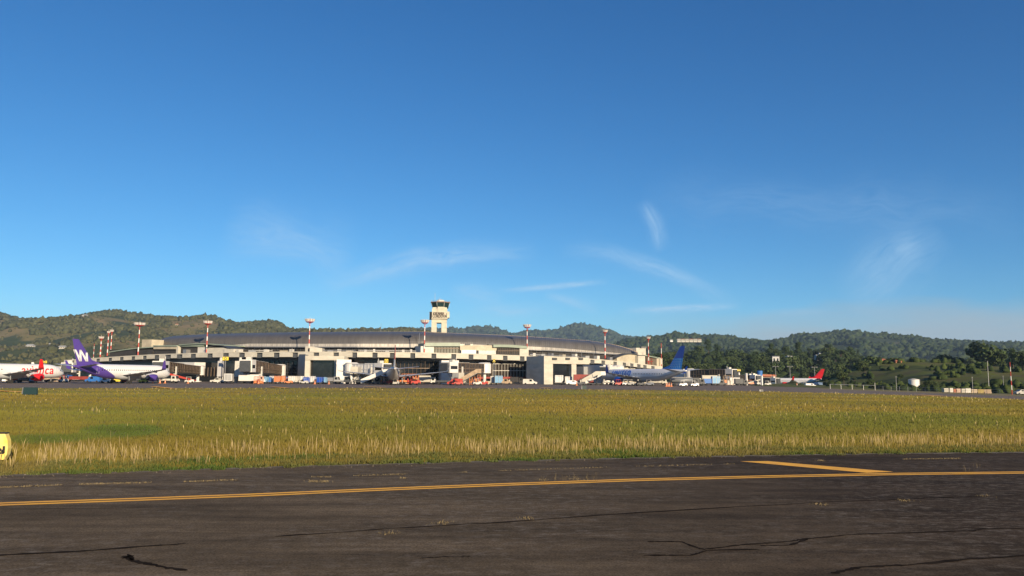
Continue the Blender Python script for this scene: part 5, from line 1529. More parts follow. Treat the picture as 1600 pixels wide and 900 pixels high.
def truck(px_, Y, mc, mb_, label, rot=0.0, L=6.5, h=3.3, w=1.15, kind='box', s=1.0, cat='truck', group=None):
    t = thing('service_truck', label, cat, base(px_, Y), rot, group)
    m = MB(); m.box(-L / 2, L / 2, -.5, .5, .55, .8); m.build('chassis', darkmetal, t)
    m = MB(); x0 = L / 2 - 1.9
    m.hexa([(x0, -w, .6), (L / 2, -w, .6), (L / 2, w, .6), (x0, w, .6), (x0, -w, 2.35), (L / 2 - .55, -w + .06, 2.35), (L / 2 - .55, w - .06, 2.35), (x0, w, 2.35)]); c = m.build('cab', mc, t)
    m = MB(); m.hexa([(L / 2 - .22, -w + .12, 1.4), (L / 2 - .20, -w + .12, 1.4), (L / 2 - .20, w - .12, 1.4), (L / 2 - .22, w - .12, 1.4), (L / 2 - .53, -w + .16, 2.25), (L / 2 - .50, -w + .16, 2.25), (L / 2 - .50, w - .16, 2.25), (L / 2 - .53, w - .16, 2.25)]); m.build('windscreen', glass, c)
    for s2 in (-1, 1):
        m = MB(); m.box(x0 + .35, L / 2 - .75, s2 * w - .02, s2 * w + .02, 1.4, 2.15); m.build('side_window', glass, c)
        m = MB(); m.box(L / 2 - .06, L / 2 + .04, s2 * w * .72 - .15, s2 * w * .72 + .15, .75, .95); m.build('headlight', plane_white, c)
    x1 = x0 - .15
    if kind == 'box':
        m = MB(); m.box(-L / 2, x1, -w - .05, w + .05, .85, h, 0, .03); m.build('cargo_box', mb_, t)
        m = MB(); m.box(-L / 2 - .03, -L / 2, -w + .1, -.03, 1.0, h - .15); m.box(-L / 2 - .03, -L / 2, .03, w - .1, 1.0, h - .15); m.build('rear_door', greywall, t)
    elif kind == 'high':
        m = MB(); m.box(-L / 2, x1 + 1.6, -w - .05, w + .05, h - 2.3, h, 0, .03); m.build('raised_box', mb_, t)
        m = MB()
        for s2 in (-1, 1):
            m.tube((-L / 2 + .4, s2 * .8, .8), (x1, s2 * .8, h - 2.3), .1, n=6); m.tube((x1, s2 * .8, .8), (-L / 2 + .4, s2 * .8, h - 2.3), .1, n=6)
        m.build('scissor_lift', steel, t)
    elif kind == 'tank':
        m = MB(); rr = [[Vector((x, w * .95 * r * math.cos(k * math.pi / 10), 1.9 + .95 * r * math.sin(k * math.pi / 10))) for k in range(20)] for x, r in ((-L / 2, .8), (-L / 2 + .2, 1), (x1 - .2, 1), (x1, .8))]
        m.rings(rr); m.build('tank', mb_, t, smooth=True)
        m = MB(); m.box(-L / 2 + .5, x1 - .5, -.35, .35, 2.85, 2.95); m.build('catwalk', steel, t)
    elif kind == 'flat':
        m = MB(); m.box(-L / 2, x1, -w, w, .82, .98); m.box(-L / 2, x1, -w, -w + .06, .98, 1.4); m.box(-L / 2, x1, w - .06, w, .98, 1.4); m.build('flatbed', mb_, t)
    elif kind == 'belt':
        m = MB(); m.hexa([(-L / 2 - 1.2, -.45, .5), (L / 2 + 1.0, -.45, 2.7), (L / 2 + 1.0, .45, 2.7), (-L / 2 - 1.2, .45, .5), (-L / 2 - 1.2, -.45, .75), (L / 2 + 1.0, -.45, 2.95), (L / 2 + 1.0, .45, 2.95), (-L / 2 - 1.2, .45, .75)]); m.build('conveyor', rubber, t)
        for s2 in (-1, 1):
            m = MB(); m.hexa([(-L / 2 - 1.2, s2 * .5 - .04, .5), (L / 2 + 1.0, s2 * .5 - .04, 2.7), (L / 2 + 1.0, s2 * .5 + .04, 2.7), (-L / 2 - 1.2, s2 * .5 + .04, .5), (-L / 2 - 1.2, s2 * .5 - .04, 1.0), (L / 2 + 1.0, s2 * .5 - .04, 3.2), (L / 2 + 1.0, s2 * .5 + .04, 3.2), (-L / 2 - 1.2, s2 * .5 + .04, 1.0)]); m.build('side_rail', mb_, t)
    wheels(t, (-L / 2 + 1.1, L / 2 - 1.1), w - .12, .42, .28)
    t.scale = (s, s, s); return t
def van(px_, Y, m, label, rot=0.0, L=4.8, h=1.95, pickup=False):
    t = thing('pickup_truck' if pickup else 'service_van', label, 'pickup' if pickup else 'van', base(px_, Y), rot, 'small vehicles on the apron')
    w = .9
    prof = [(-L / 2, .35), (L / 2, .35), (L / 2, .95), (L / 2 - .9, 1.15), (L / 2 - 1.6, h), (-L / 2 + .1, h), (-L / 2, .9)]
    if pickup: prof = [(-L / 2, .4), (L / 2, .4), (L / 2, .95), (L / 2 - 1.2, 1.1), (L / 2 - 1.9, 1.75), (-.5, 1.75), (-.7, 1.05), (-L / 2, 1.05)]
    mb = MB(); mb.rings([[Vector((x, y, z)) for x, z in prof] for y in (w, -w)]); b = mb.build('body', m, t)
    for s2 in (-1, 1):
        mb = MB(); mb.box(L / 2 - 2.6 if not pickup else -.4, L / 2 - 1.75, s2 * w - .02, s2 * w + .02, 1.15, (h if not pickup else 1.75) - .15); mb.build('side_window', glass, b)
        mb = MB(); mb.box(L / 2 - .05, L / 2 + .03, s2 * .65 - .15, s2 * .65 + .15, .65, .85); mb.build('headlight', plane_white, b)
    wheels(t, (-L / 2 + .9, L / 2 - .9), w - .08, .33)
    return t
def stairs(px_, Y, label, rot, L=7.5, h=3.6, m=None, group='mobile passenger stairs'):
    m = m or white
    t = thing('passenger_stairs', label, 'stairs', base(px_, Y), rot, group)
    def flank(s2):
        mb = MB(); y = s2 * .9
        mb.hexa([(-L / 2, y - .04, .4), (L / 2 - 1.4, y - .04, h - .2), (L / 2 - 1.4, y + .04, h - .2), (-L / 2, y + .04, .4), (-L / 2, y - .04, 1.6), (L / 2 - 1.4, y - .04, h + 1.1), (L / 2 - 1.4, y + .04, h + 1.1), (-L / 2, y + .04, 1.6)])
        mb.box(L / 2 - 1.4, L / 2, y - .04, y + .04, h - .2, h + 1.1); mb.build('side_panel', m, t)
    flank(-1); flank(1)
    mb = MB(); n = 16
    for k in range(n):
        x = -L / 2 + (L - 1.4) * k / n; z = .4 + (h - .6) * k / n
        mb.box(x, x + (L - 1.4) / n + .03, -.86, .86, z, z + .12)
    mb.box(L / 2 - 1.4, L / 2, -.86, .86, h - .25, h - .1); mb.build('steps', steel, t)
    mb = MB(); mb.box(-L / 2 + .3, L / 2 - .6, -.8, .8, .42, .62); mb.tube((L / 2 - 1.2, -.7, .5), (L / 2 - 1.2, -.7, h - .2), .08, n=6); mb.tube((L / 2 - 1.2, .7, .5), (L / 2 - 1.2, .7, h - .2), .08, n=6); mb.build('frame', darkmetal, t)
    wheels(t, (-L / 2 + 1.2, L / 2 - 1.4), .7, .36)
    return t
def cone(px_, Y, label='orange cone standing on the apron edge', s=1.0):
    t = thing('traffic_cone', label, 'cone', base(px_, Y), 0, 'orange cones along the apron')
    mb = MB(); mb.box(-.3, .3, -.3, .3, 0, .06); mb.build('base_plate', orange, t)
    mb = MB(); mb.tube((0, 0, .06), (0, 0, 1.0), .22, .05, 12); mb.build('cone_body', orange, t)
    mb = MB(); mb.tube((0, 0, .45), (0, 0, .65), .150, .112, 12, cap=False); mb.build('reflective_band', plane_white, t)
    t.scale = (s, s, s)
    return t
def crate_rack(px_, Y, m, label, w=2.2, h=1.8, n=4):
    t = thing('equipment_rack', label, 'rack', base(px_, Y), 0, 'equipment racks on the apron')
    mb = MB()
    for i in range(n + 1):
        x = -w / 2 + w * i / n; mb.box(x - .06, x + .06, -.6, -.48, 0, h); mb.box(x - .06, x + .06, .48, .6, 0, h)
    for z in (.25, h * .55, h): mb.box(-w / 2, w / 2, -.6, .6, z - .06, z + .04)
    mb.build('frame', m, t)
    for i in range(n):
        mb = MB(); x = -w / 2 + w * (i + .5) / n; mb.box(x - w / n * .36, x + w / n * .36, -.5, .5, .3, .3 + h * random.uniform(.3, .6), 0, .04); mb.build('load', random.choice([offwhite, orange, redfascia, palebrown]), t)
    return t

# --- far left, under and around the two left jets
truck(40, 240, darkmetal, darkmetal, 'dark low truck under the fuselage of the red engined jet', 0.3, 5.5, 2.2)
container(51, 234, lightblue, 'pale blue container left of the red engine of the far left jet', .95)
tug(17, 238, offwhite, 'white tug at the left under the wing root of the red engined jet', .4)
tug(8, 244, steel, 'grey tug nearest the left border', 2.0)
truck(87, 250, redfascia, palebrown, 'brown flatbed truck between the red engine and the purple tail', 0.1, 7, 2.0, kind='flat')
tug(99, 246, offwhite, 'white tug just left of the red trailer under the purple tail', -.3)
truck(120, 262, bluep, redfascia, 'long red sided truck with a blue cab behind the purple tail', math.pi, 8.5, 1.9)
crate_rack(93, 256, palebrown, 'brown rack of bags behind the white tug', 3.0, 2.0, 5)
van(146, 252, bluep, 'blue van under the purple rear fuselage', math.pi)
tug(165, 240, plane_white, 'white tug just right of the purple rear fuselage', .2)
tug(186, 248, yellowp, 'yellow tug under the middle of the purple tailed jet', 0.0, 1.2)
truck(205, 262, darkmetal, black, 'dark truck in the shade beneath the wing of the purple tailed jet', 0.0, 8, 2.6)
tug(196, 238, redpaint, 'red tug left of the wing of the purple tailed jet', .5)
tug(224, 252, yellowp, 'yellow tug beside the purple engine', 1.2)
for x in (239, 250, 258, 294): cone(x, 240, 'orange cone near the nose of the purple tailed jet', 1.2)
truck(264, 248, offwhite, offwhite, 'cream flatbed tractor in front of the purple tailed jet nose', 0.0, 6.0, 1.6, kind='flat')
truck(283, 250, offwhite, redpaint, 'red and cream belt loader right of the purple tailed jet nose', math.pi, 6.5, 2.4, kind='belt')
tug(296, 246, offwhite, 'cream tug right of the red and cream belt loader', .3)
van(341, 254, offwhite, 'low cream pickup left of the second bridge', math.pi, 4.8, pickup=True)
truck(358, 247, offwhite, white, 'white box truck parked at the foot of the tall white bridge cab', math.pi / 2 + .2, 6, 3.1)
truck(395, 249, white, white, 'long white truck under the second bridge cab', 0.0, 8.5, 2.9)
crate_rack(404, 243, orange, 'orange rack with white load beside the long white truck', 2.6, 2.3, 3)
# --- row of containers
row = [(413, lightblue, 'pale blue container at the left end of the container row'), (419.5, bluep, 'blue container, second in the row from the left'), (426, white, 'white container between the first blue and the orange ones'), (433, orange, 'first orange container of the row'), (439.5, orange, 'second orange container, touching the royal blue one'), (446.5, bluep, 'royal blue container right of the orange pair'), (455, white, 'left one of the three white containers'), (461.5, offwhite, 'middle one of the three white containers'), (469, white, 'right one of the three white containers'), (478.5, unblue, 'dark blue container in front of the grey portal flank'), (485.5, white, 'small white container among the dark blue ones'), (491.5, bluep, 'blue container with a cone in front of the portal opening'), (499.5, unblue, 'dark blue container right of the cone'), (506, lightblue, 'grey blue container at the right end of the row')]
for i, (x, m, lab) in enumerate(row):
    container(x, 249 + (i % 3) * 1.5, m, lab, 1.12 if m in (orange, white, offwhite) else 1.0, random.uniform(-.1, .1), canvas=(i % 4 == 1))
for x in (451, 475): tug(x, 243, offwhite if x > 460 else orange, ('cream' if x > 460 else 'orange') + ' tug in front of the container row', random.uniform(-.4, .4), .9)
cone(492, 243, 'orange cone in front of the blue container', 1.3); cone(514, 243, 'orange cone right of the container row', 1.1); cone(404, 240, 'orange cone by the orange rack', 1.1)
truck(516, 256, steel, steel, 'grey truck in the portal opening right of the container row', 0, 6.5, 2.0)
truck(536, 252, darkmetal, greywall, 'dark pickup like truck in the shadow on the white pier', 0, 5, 1.9, kind='flat')
truck(556, 250, offwhite, cream, 'cream high lift catering truck under the third bridge', math.pi / 2, 7, 5.6, kind='high')
truck(569, 246, black, darkmetal, 'black low tractor left of the white stairs', 0, 5, 1.8, kind='flat')
stairs(586, 240, 'white mobile stairs left of the jet seen from behind', 0.05, 8.6, 3.7)
crate_rack(600, 246, palebrown, 'brown rack under the white mobile stairs', 2.6, 3.0, 3)
tug(606, 242, redpaint, 'red tug at the left wheel of the jet seen from behind', .2, 1.1)
tug(619, 238, offwhite, 'white tug directly under the jet seen from behind', 1.4, .95)
truck(639, 250, offwhite, orange, 'orange and white belt loader right of the jet seen from behind', math.pi, 7.5, 2.6, kind='belt')
truck(633, 246, redpaint, orange, 'red cabbed truck with an orange box beside the jet seen from behind', 0, 5.5, 2.2, kind='flat')
tug(648, 244, redpaint, 'red tug below the right wing of the jet seen from behind', .6, 1.2)
crate_rack(641, 256, orange, 'orange frame rack below the right wing', 5.5, 3.4, 6)
truck(669, 250, offwhite, cream, 'cream service truck under the tip of the right wing', 0, 5.6, 2.9)
truck(700, 248, black, darkmetal, 'black flatbed in front of the white pier', 0, 8.0, 1.8, kind='flat')
van(711, 240, redpaint, 'red van right of the black flatbed', math.pi)
truck(718, 250, cream, cream, 'cream high box truck between the white pier and the drum rotunda', 1.2, 6, 3.9)
tug(716, 236, redpaint, 'red tug in front of the cream high box truck', .1)
stairs(733, 246, 'grey mobile stairs under the fourth bridge', 0.1, 7.5, 4.0, m=palebrown)
crate_rack(742, 250, orange, 'orange and brown rack under the fourth bridge', 3.4, 3.2, 4)
tug(756, 240, redpaint, 'red tug below the drum rotunda', 0)
tug(745, 238, offwhite, 'white tug below the drum rotunda', .4)
container(771, 256, offwhite, 'cream container left of the light blue one under the red canopy', 1.3)
container(778, 254, lightblue, 'light blue container under the red canopy', 1.35)
van(789, 268, palebrown, 'beige van parked under the red canopy', 0)
truck(808, 274, dark, dark, 'dark truck in the opening under the red canopy', 0, 5, 2.6)
van(828, 262, offwhite, 'cream van left of the dark portal flank', 0)
container(872, 268, white, 'white container in the right hand portal opening', 1.5)
container(887, 270, white, 'pair mate white container at the right pier of the right hand portal', 1.3)
van(895, 262, plane_white, 'small white car with a red flash right of the right hand portal', 0, 4.6, 1.6)
cone(901, 250, 'orange cone right of the small white car', 1.2)
truck(912, 268, redfascia, redfascia, 'dark red canopy trailer left of the mobile stairs at the blue tailed jet', 0, 7, 3.6, kind='high')
stairs(922, 262, 'left one of the cream mobile stairs at the nose of the blue tailed jet', .05, 7, 3.6, m=cream)
stairs(930, 265, 'right one of the cream mobile stairs at the nose of the blue tailed jet', .05, 7, 3.6, m=white)
tug(907, 252, darkmetal, 'dark tug left of the cream mobile stairs', 0)
# --- under and right of the blue tailed jet
for x, m, lab in ((966, redpaint, 'red tug under the blue engine'), (979, plane_white, 'white tug right of the blue engine'), (985, offwhite, 'cream tug under the belly of the blue tailed jet'), (1000, darkmetal, 'dark tug under the belly of the blue tailed jet'), (1015, steel, 'grey tug under the rear belly of the blue tailed jet')):
    tug(x, 250 + random.uniform(0, 8), m, lab, random.uniform(-.5, .5))
truck(1026, 285, cream, cream, 'cream box truck seen beneath the tail of the blue tailed jet', 0, 7.5, 2.4)
for i, x in enumerate((1041, 1043.5, 1046, 1049)): cone(x, 238, 'orange cone beneath the tail of the blue tailed jet', 1.2)
truck(1070, 262, darkmetal, mat('grey_tank', (0.14, 0.15, 0.16), .4), 'dark grey tanker truck right of the blue tailed jet', 0.0, 9.5, 2.9, kind='tank')
truck(1088, 275, darkmetal, darkmetal, 'dark truck just right of the grey tanker', 0, 6, 2.8)
for x, lab in ((1067, 'white tug in front of the grey tanker'), (1085, 'white tug in front of the dark truck')): tug(x, 246, plane_white, lab, 0.1, .9)
truck(1109, 300, unblue, bluep, 'blue box truck right of the grey tanker', 0, 5, 2.6)
container(1117, 300, lightblue, 'pale blue container right of the blue box truck', 1.6)
truck(1112, 350, cream, cream, 'long cream box truck under the longest bridge', 0, 9, 4.2)
van(1126, 310, darkmetal, 'dark van in front of the cream wall', 0)
crate_rack(1138, 330, palebrown, 'brown stacked rack under the middle bridge', 3.8, 4.2, 3)
truck(1151, 345, white, white, 'white box truck under the middle bridge', 0, 6.5, 3.4)
truck(1158, 330, darkmetal, darkmetal, 'dark box truck left of the farthest bridge', 0, 5.5, 3.0)
truck(1176, 390, offwhite, cream, 'cream belt loader by the farthest bridge', 0, 6, 3, kind='belt')
for x, m, lab in ((1172, orange, 'orange tug left of the farthest bridge'), (1183, white, 'white tug under the farthest bridge'), (1199, offwhite, 'cream tug at the nose of the red tailed jet'), (1258, offwhite, 'white tug below the tail of the red tailed jet')):
    tug(x, 400 + (x - 1170) * .8, m, lab, random.uniform(-.5, .5), 1.3)
cone(1245, 430, 'orange cone below the wing of the red tailed jet', 2)
van(1266, 420, plane_white, 'white van below the tail of the red tailed jet', 0, 5.5)
# covered grey blue shelter right of the red tail
t = thing('tarpaulin_shelter', 'low rounded grey blue tarpaulin shelter right of the red tailed jet', 'shelter', base(1283, 450), 0)
mb = MB(); rr = []
for i in range(9):
    u = i / 8; hgt = 3.4 * math.sin(math.pi * (.12 + .88 * u)) ** .55 * (1 - .35 * u) + .1
    rr.append([Vector((-6.5 + 13 * u, -2.4 * math.cos(math.pi * k / 10), hgt * math.sin(math.pi * k / 10))) for k in range(11)])
mb.rings(rr); mb.build('cover', mat('grey_blue_tarpaulin', (0.13, 0.20, 0.30), .7, var=.15, scale=.4), t, smooth=True)
mb = MB(); mb.box(5.0, 7.2, -1.2, 1.2, .1, 1.3, 0, .2); mb.build('end_box', offwhite, t)
# cream wall below the long bridge and low terminal pier behind the row
t = thing('pier_building', 'low cream pier building behind the row of bridges right of the blue tail', 'building', at(1090, 600, 410).xy.to_3d())
for (x0, x1, Y, y0, m, nm, dp) in ((1068, 1096, 405, 576.5, white, 'wall', 10), (1096, 1140, 415, 584.5, darkmetal, 'glazing', 8), (1084, 1100, 400, 583, cream, 'wall', 6), (1140, 1156, 424, 581.5, white, 'wall', 8), (1172, 1183, 440, 587, white, 'wall', 8), (1200, 1206, 500, 590, white, 'wall', 6)):
    quadblock(nm, m, (x0, Y), (x1, Y + 6), dp, y0, y0 + .6, parent=t)
for x in (1129, 1167, 1191):
    quadblock('pylon', white, (x - .8, 385), (x + .8, 385.5), .8, 577 + (x - 1129) * .16, 577 + (x - 1129) * .16, parent=t)
for (x0, x1, y0) in ((1137, 1144, 576.5), (1171, 1176, 584), (1180, 1183, 584.5)):
    quadblock('roof_box', white, (x0, 426), (x1, 427), 3, y0, y0, yb=y0 + 5, parent=t)
t = thing('rust_roof_shed', 'long low shed with a rust brown roof left of the red tailed jet', 'shed', at(1205, 600, 590).xy.to_3d())
quadblock('wall', palebrown, (1188, 590), (1212, 592), 10, 588, 588, parent=t)
quadblock('roof', terracotta, (1187, 588), (1213, 590), 13, 584.5, 585.5, yb=588.2, parent=t)
t = thing('blue_water_drum', 'small blue drum shaped tank above the farthest bridge', 'tank', base(1187.5, 520))
mb = MB(); mb.tube((0, 0, 5), (0, 0, 9.6), 1.7, 1.9, 16); mb.build('drum', bluep, t)
mb = MB()
for sx in (-1.2, 1.2):
    for sy in (-1.2, 1.2): mb.tube((sx, sy, 0), (sx, sy, 5), .15, n=6)
mb.build('stand', steel, t)

# ================================================================== right hand side: tank, fence, stacks
t = thing('storage_tank', 'squat white cylindrical storage tank standing below the grassy bank', 'tank', (0, 0, 0))
c = at(1428, 600, 345); t.location = (c.x, c.y, max(gz(c.x, c.y), H_bank(c.x, c.y))); hT = at(1428, 592.3, 345).z - t.location.z
rT = 8.0 * 345 / F
mb = MB(); mb.tube((0, 0, 0), (0, 0, hT - .2), rT, n=32); mb.build('shell', white, t, smooth=False)
mb = MB(); mb.tube((0, 0, hT - .2), (0, 0, hT + .25), rT * 1.04, rT * .2, n=32); mb.build('roof', offwhite, t)
mb = MB()
for k in range(5): mb.box(rT * .72, rT * .75, -rT * .75 - .4, -rT * .75 + .4, .4 + k * hT * .19, .46 + k * hT * .19)
for s2 in (-.35, .35): mb.tube((rT * .735, -rT * .75 + s2, 0), (rT * .735, -rT * .75 + s2, hT), .05, n=5)
mb.build('ladder', steel, t)
# long white rail on posts
def fence(x0, x1, Y0, Y1, h, n, label, m, rails=(1.0, .55), r=.07, posth=1.0):
    a = at(x0, 600, Y0); b = at(x1, 600, Y1)
    t = thing('rail_fence', label, 'fence', (a.x, a.y, gz(a.x, a.y)))
    def w(u): 
        p = a.lerp(b, u); return Vector((p.x - a.x, p.y - a.y, gz(p.x, p.y) - t.location.z))
    for i in range(n + 1):
        p = w(i / n); mb = MB(); mb.tube(p, p + Vector((0, 0, h * posth)), r * 1.4, n=6); mb.build('post', m, t)
    for q in rails:
        mb = MB()
        for i in range(n): mb.tube(w(i / n) + Vector((0, 0, h * q)), w((i + 1) / n) + Vector((0, 0, h * q)), r, n=6)
        mb.build('rail', m, t)
fence(1297, 1367, 270, 258, 1.6, 4, 'white rail on posts beyond the far pavement at right', white, (1.0,), .055)
fence(1367, 1445, 258, 245, 1.4, 6, 'thin grey wire fence leading to the storage tank', steel, (1.0, .6, .3), .035)
fence(1445, 1700, 245, 205, 1.4, 12, 'thin grey wire fence right of the storage tank', steel, (1.0, .6, .3), .03)
for x, yt, lab in ((1367, 599, 'short white post at the end of the white rail'), (1400.5, 589, 'thin grey pole left of the storage tank'), (1519.5, 590, 'thin grey pole above the stacked blocks'), (1568, 588, 'thin grey pole left of the far right mast'), (1545, 565, 'slim white pole on the bank below the largest tree')):
    Y = 262 if x < 1540 else 330
    b = at(x, 600, Y); g = gz(b.x, b.y); t = thing('slim_pole', lab, 'pole', (b.x, b.y, g)); H = at(x, yt, Y).z - g
    mb = MB(); mb.tube((0, 0, 0), (0, 0, H), .09, .06, 6); mb.build('shaft', white if 'white' in lab else steel, t)
    mb = MB(); mb.box(-.18, .18, -.1, .1, H, H + .2, 0, .03); mb.build('cap', darkmetal, t)
# stacked blocks
blk = [(1473, 1481, 605.5, cream, 'cream'), (1481.5, 1487, 605.2, offwhite, 'white'), (1487.5, 1492, 606.5, terracotta, 'rusty red'), (1492.5, 1499, 606, mat('pinkish_block', (0.5, 0.36, 0.28), .8, var=.2), 'pink'), (1500, 1506, 605.6, cream, 'cream'), (1506.5, 1515, 605.2, offwhite, 'bright white'), (1515.5, 1525, 606.6, mat('pale_brown_block', (0.42, 0.34, 0.24), .8, var=.2), 'pale brown'), (1525.5, 1535, 607.6, mat('dull_yellow_block', (0.34, 0.26, 0.09), .8, var=.25), 'dull yellow'), (1535.5, 1547, 607.8, palebrown, 'brown')]
for i, (x0, x1, yt, m, nm) in enumerate(blk):
    Y = 262; yt += 0.8 + random.uniform(-.5, .8); a, b = at(x0, yt, Y), at(x1, yt, Y); g = gz(a.x, a.y)
    t = thing('material_stack', '%s stack, %s from the left in the row of building materials at right' % (nm, ['first', 'second', 'third', 'fourth', 'fifth', 'sixth', 'seventh', 'eighth', 'ninth'][i]), 'stack', ((a.x + b.x) / 2, a.y, g), 0, 'stacks of building material')
    w = (b.x - a.x) / 2; H = max(.7, a.z - g); nl = 3
    for k in range(nl):
        mb = MB(); o_ = random.uniform(-.08, .08); mb.box(-w + o_ + .04, w + o_ - .04, -.8, .8, .12 + (H - .12) * k / nl, .12 + (H - .12) * (k + 1) / nl - .05, 0, .03); mb.build('layer', m, t)
    mb = MB()
    for q in (-.7, 0, .7): mb.box(w * q - .08, w * q + .08, -.8, .8, 0, .11)
    mb.build('pallet', palebrown, t)
van(1594, 262, mat('dusty_white', (0.42, 0.41, 0.38), .6, var=.2), 'white van at the right border beyond the far pavement', math.pi, 4.0, 1.7)
0 and van(1457, 240, steel, 'grey pickup right of the storage tank', 0, 4.8, pickup=True)
0 and van(1560, 225, darkmetal, 'dark pickup right of the stacked blocks', 0, 4.8, pickup=True)

# ================================================================== houses on the hills
def house(px_, py_, Y, w, h, label, wallm=None, roofm=None, H=None, rot=0.0, group='houses scattered on the hillside', d=None, nwin=3, gable=.35):
    wallm = wallm or white; roofm = roofm or terracotta
    if H is H_left: w *= .7; h *= .8; wallm = {True: offwhite}.get(wallm is white, wallm)
    p = at(px_, py_, Y); z = H(p.x, p.y) if H else p.z
    t = thing('hill_house', label, 'house', (p.x, p.y, z - .8), rot, group)
    d = d or w * .7
    mb = MB(); mb.box(-w / 2, w / 2, -d / 2, d / 2, -3, h); wl = mb.build('wall', wallm, t)
    mb = MB(); e = .5; mb.rings([[Vector((-w / 2 - e, -d / 2 - e, h)), Vector((w / 2 + e, -d / 2 - e, h)), Vector((w / 2 + e, d / 2 + e, h)), Vector((-w / 2 - e, d / 2 + e, h))], [Vector((-w / 2 + .3, -.1, h + d * gable)), Vector((w / 2 - .3, -.1, h + d * gable)), Vector((w / 2 - .3, .1, h + d * gable)), Vector((-w / 2 + .3, .1, h + d * gable))]]); mb.build('roof', roofm, t)
    for k in range(nwin):
        x = -w / 2 + w * (k + .5) / nwin; mb = MB(); mb.box(x - w / nwin * .22, x + w / nwin * .22, -d / 2 - .04, -d / 2, h * .35, h * .8); mb.build('window', glass, wl)
    return t
house(76, 534, 1750, 13, 5, 'red roofed house halfway up the left hill above a white one', cream, terracotta, H_left)
house(77.5, 543, 1600, 16, 4, 'low white house below the red roofed one on the left hill', white, greywall, H_left)
house(47, 551, 1450, 18, 5, 'white house low on the far left hillside', white, greywall, H_left)
house(132, 505.5, 2150, 18, 4, 'white house just under the crest of the left hill', white, greywall, H_left)
house(142, 530, 1750, 12, 4, 'small white house right of the purple tail fin', white, terracotta, H_left)
house(197, 519.5, 2000, 15, 7, 'bright white house left of the flat headed roof mast', white, greywall, H_left)
house(203, 519, 2020, 9, 5, 'smaller white house touching the bright white one', offwhite, terracotta, H_left)
house(97, 553, 1400, 16, 3, 'low cream shed at the foot of the left hill', cream, greywall, H_left)
house(33, 513.5, 2100, 20, 3, 'pale long house on the far left slope', cream, terracotta, H_left)
house(186, 536, 1650, 8, 6, 'narrow cream house left of the beige stair tower', cream, terracotta, H_left)
house(276, 515, 2100, 12, 5, 'beige house under the crest between the two left roof masts', beige, terracotta, H_left)
# long row building on the crest
for i in range(6):
    lab = 'cream house, %s from the left of the six in the row on the wooded crest' % ['first', 'second', 'third', 'fourth', 'fifth', 'sixth'][i]
    house(1060.5 + i * 6.4, 533, 2550, 12.2, 6.5, lab, cream, terracotta if i % 2 else beige, None, 0, 'row of houses on the wooded crest', 12, 3, .18)
house(1049, 532.5, 2550, 9, 3, 'little white house left of the row on the wooded crest', white, greywall, None)
house(1212.5, 569, 700, 6.0, 7.5, 'tall white house among the dark trees left of the others', white, offwhite, None, -.3, 'white houses in the dark wood', 6, 2, .1)
house(1215, 571, 695, 3.5, 2.5, 'small white annex right of the tall white house', white, offwhite, None, -.3, 'white houses in the dark wood', 4, 1, .1)
house(1233.5, 562.5, 760, 5.5, 4.0, 'white house with a dark doorway among the dark trees in the middle', white, offwhite, None, .2, 'white houses in the dark wood', 5, 2, .2)
house(1277.5, 559, 820, 4.5, 3, 'left white house of the pair near the dark trees at right', white, offwhite, None, .1, 'white houses in the dark wood', 5, 1, .2)
house(1283.5, 557.5, 830, 5.5, 4.0, 'right white house of the pair near the dark trees at right', white, offwhite, None, -.1, 'white houses in the dark wood', 5, 2, .2)
house(1287, 549, 900, 2, 2.4, 'small red brown hut on the slope above the white pair', palebrown, terracotta, None, 0, 'white houses in the dark wood', 3, 1, .2)
house(1380, 563.6, 505, 2.2, 1.4, 'tiny orange hut at the left of the huts on the bank', brick, terracotta, None, 0, 'huts on top of the grassy bank', 2, 1)
house(1395, 563.6, 505, 5.4, 1.3, 'long hut with a pink red roof on top of the bank', offwhite, mat('pink_red_roof', (0.55, 0.22, 0.15), .7), None, 0, 'huts on top of the grassy bank', 2.5, 3, .3)
house(1403, 566.5, 495, 3.8, 1.6, 'orange brick hut at the right of the huts on the bank', brick, terracotta, None, 0, 'huts on top of the grassy bank', 2.5, 2)

# ================================================================== signs on the turf
yel = mat('sign_yellow', (0.80, 0.58, 0.06), .45, col2=(0.70, 0.62, 0.30), scale=1.5)
g = ground(-8, 724); Ys = g.y
t = thing('taxiway_sign', 'yellow taxiway sign with a black diagonal arrow at the left border', 'sign', (g.x, g.y, 0), R(8))
xr_, xl_ = at(13.5, 700, Ys).x - g.x, at(-62, 700, Ys).x - g.x
zt_, zb_ = at(0, 677.5, Ys).z, at(0, 719, Ys).z
mb = MB(); 
prof = []
W2 = xr_
pts = [(xl_, zb_), (xr_ - .10, zb_ + .02), (xr_ - .02, zb_ + .18), (xr_, zb_ + .40), (xr_ - .03, zt_ - .22), (xr_ - .12, zt_), (xl_, zt_)]
mb.rings([[Vector((x, y, z)) for x, z in pts] for y in (-.12, .12)][::1]); mb.build('housing', yel, t)
mb = MB(); mb.box(xl_ - .02, xr_ - .10, -.14, .14, zt_ + .003, zt_ + .035); mb.build('top_rail', black, t)
ac = at(4.5, 700, Ys); ax, az_ = ac.x - g.x, ac.z
def q2(a, b, w):
    a, b = Vector(a), Vector(b); d = (b - a).normalized(); n = Vector((-d.y, d.x)) * w / 2
    return [Vector((p.x, -.15, p.y)) for p in (a - n, b - n, b + n, a + n)]
mb = MB(); tip = (ax + .07, az_ - .14)
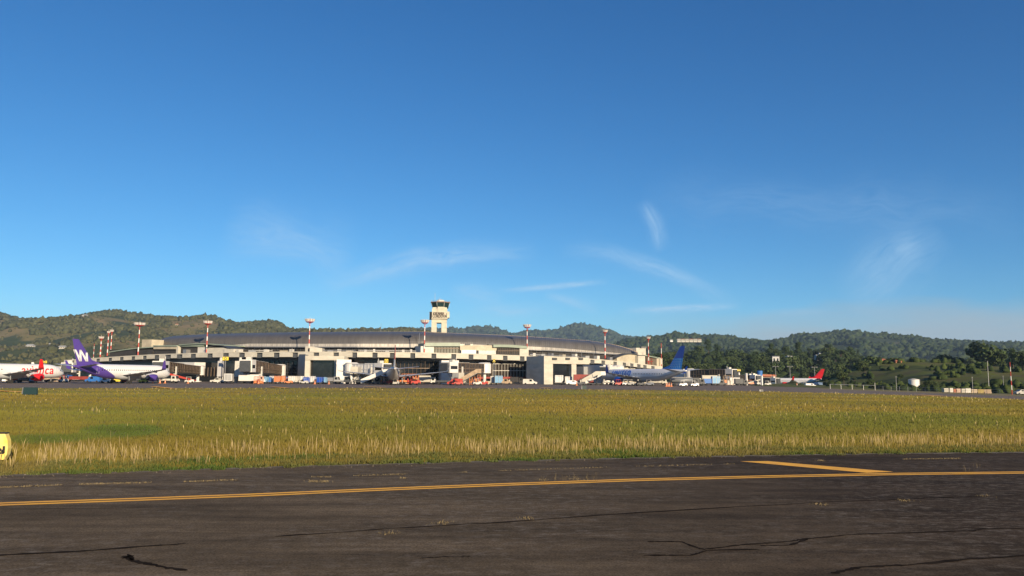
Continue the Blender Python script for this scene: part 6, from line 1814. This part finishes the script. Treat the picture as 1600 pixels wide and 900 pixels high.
for A in (q2((ax - .22, az_ + .15), tip, .065), q2((ax - .12, az_ - .16), (tip[0] + .02, tip[1] - .012), .065), q2((ax + .075, az_ + .07), (tip[0] + .012, tip[1] - .02), .065)):
    mb.poly(A)
    mb.poly([v + Vector((0, .03, 0)) for v in A][::-1])
mb.build('arrow', black, t)
for x in (xl_ + .25, xr_ - .45):
    mb = MB(); mb.tube((x, 0, -.1), (x, 0, zb_), .04, n=8); mb.build('leg', steel, t)
def backsign(x0, x1, yt, yb, Y, label, m):
    a, b = at(x0, yt, Y), at(x1, yb, Y); gg = gz(a.x, a.y)
    t = thing('guidance_sign', label, 'sign', ((a.x + b.x) / 2, Y, gg), 0, 'dark backed signs at the far edge of the turf')
    w = (b.x - a.x) / 2
    mb = MB(); mb.box(-w, w, -.18, .18, max(.15, b.z - gg), a.z - gg, 0, .05); mb.build('housing', m, t)
    for s2 in (-.7, .7):
        mb = MB(); mb.tube((w * s2, 0, 0), (w * s2, 0, max(.15, b.z - gg)), .05, n=6); mb.build('leg', steel, t)
    mb = MB(); mb.box(-w - .12, -w - .01, -.2, .2, .2, a.z - gg, 0, .02); mb.build('end_cap', steel, t)
deepgreen = mat('dark_green_panel', (0.012, 0.035, 0.035), .5)
gS = ground(47, 618)
backsign(37.5, 58, 605.2, 617, gS.y, 'dark green backed sign at the far edge of the turf on the left', deepgreen)
gS = ground(912, 609.5)
backsign(909.5, 916.5, 602.5, 608, gS.y, 'small dark teal sign below the cream mobile stairs', deepgreen)
gS = ground(1190, 613)
backsign(1187.5, 1192.5, 608.5, 612.5, gS.y, 'small dark sign at the turf edge left of the red tailed jet', darkmetal)
# low aerials on the far left roofs
# ================================================================== air
hz = MB(); hz.box(-9500, 9500, -600, 12500, -9, 470)
hm = bpy.data.materials.new('air'); hm.use_nodes = True
tn = hm.node_tree; tn.nodes.clear()
pv = tn.nodes.new('ShaderNodeVolumePrincipled'); ou = tn.nodes.new('ShaderNodeOutputMaterial')
pv.inputs['Color'].default_value = (0.50, 0.72, 1.0, 1); pv.inputs['Density'].default_value = 0.000058; pv.inputs['Anisotropy'].default_value = 0.0
tn.links.new(pv.outputs[0], ou.inputs['Volume'])
tag(hz.build('haze', hm), kind='stuff')
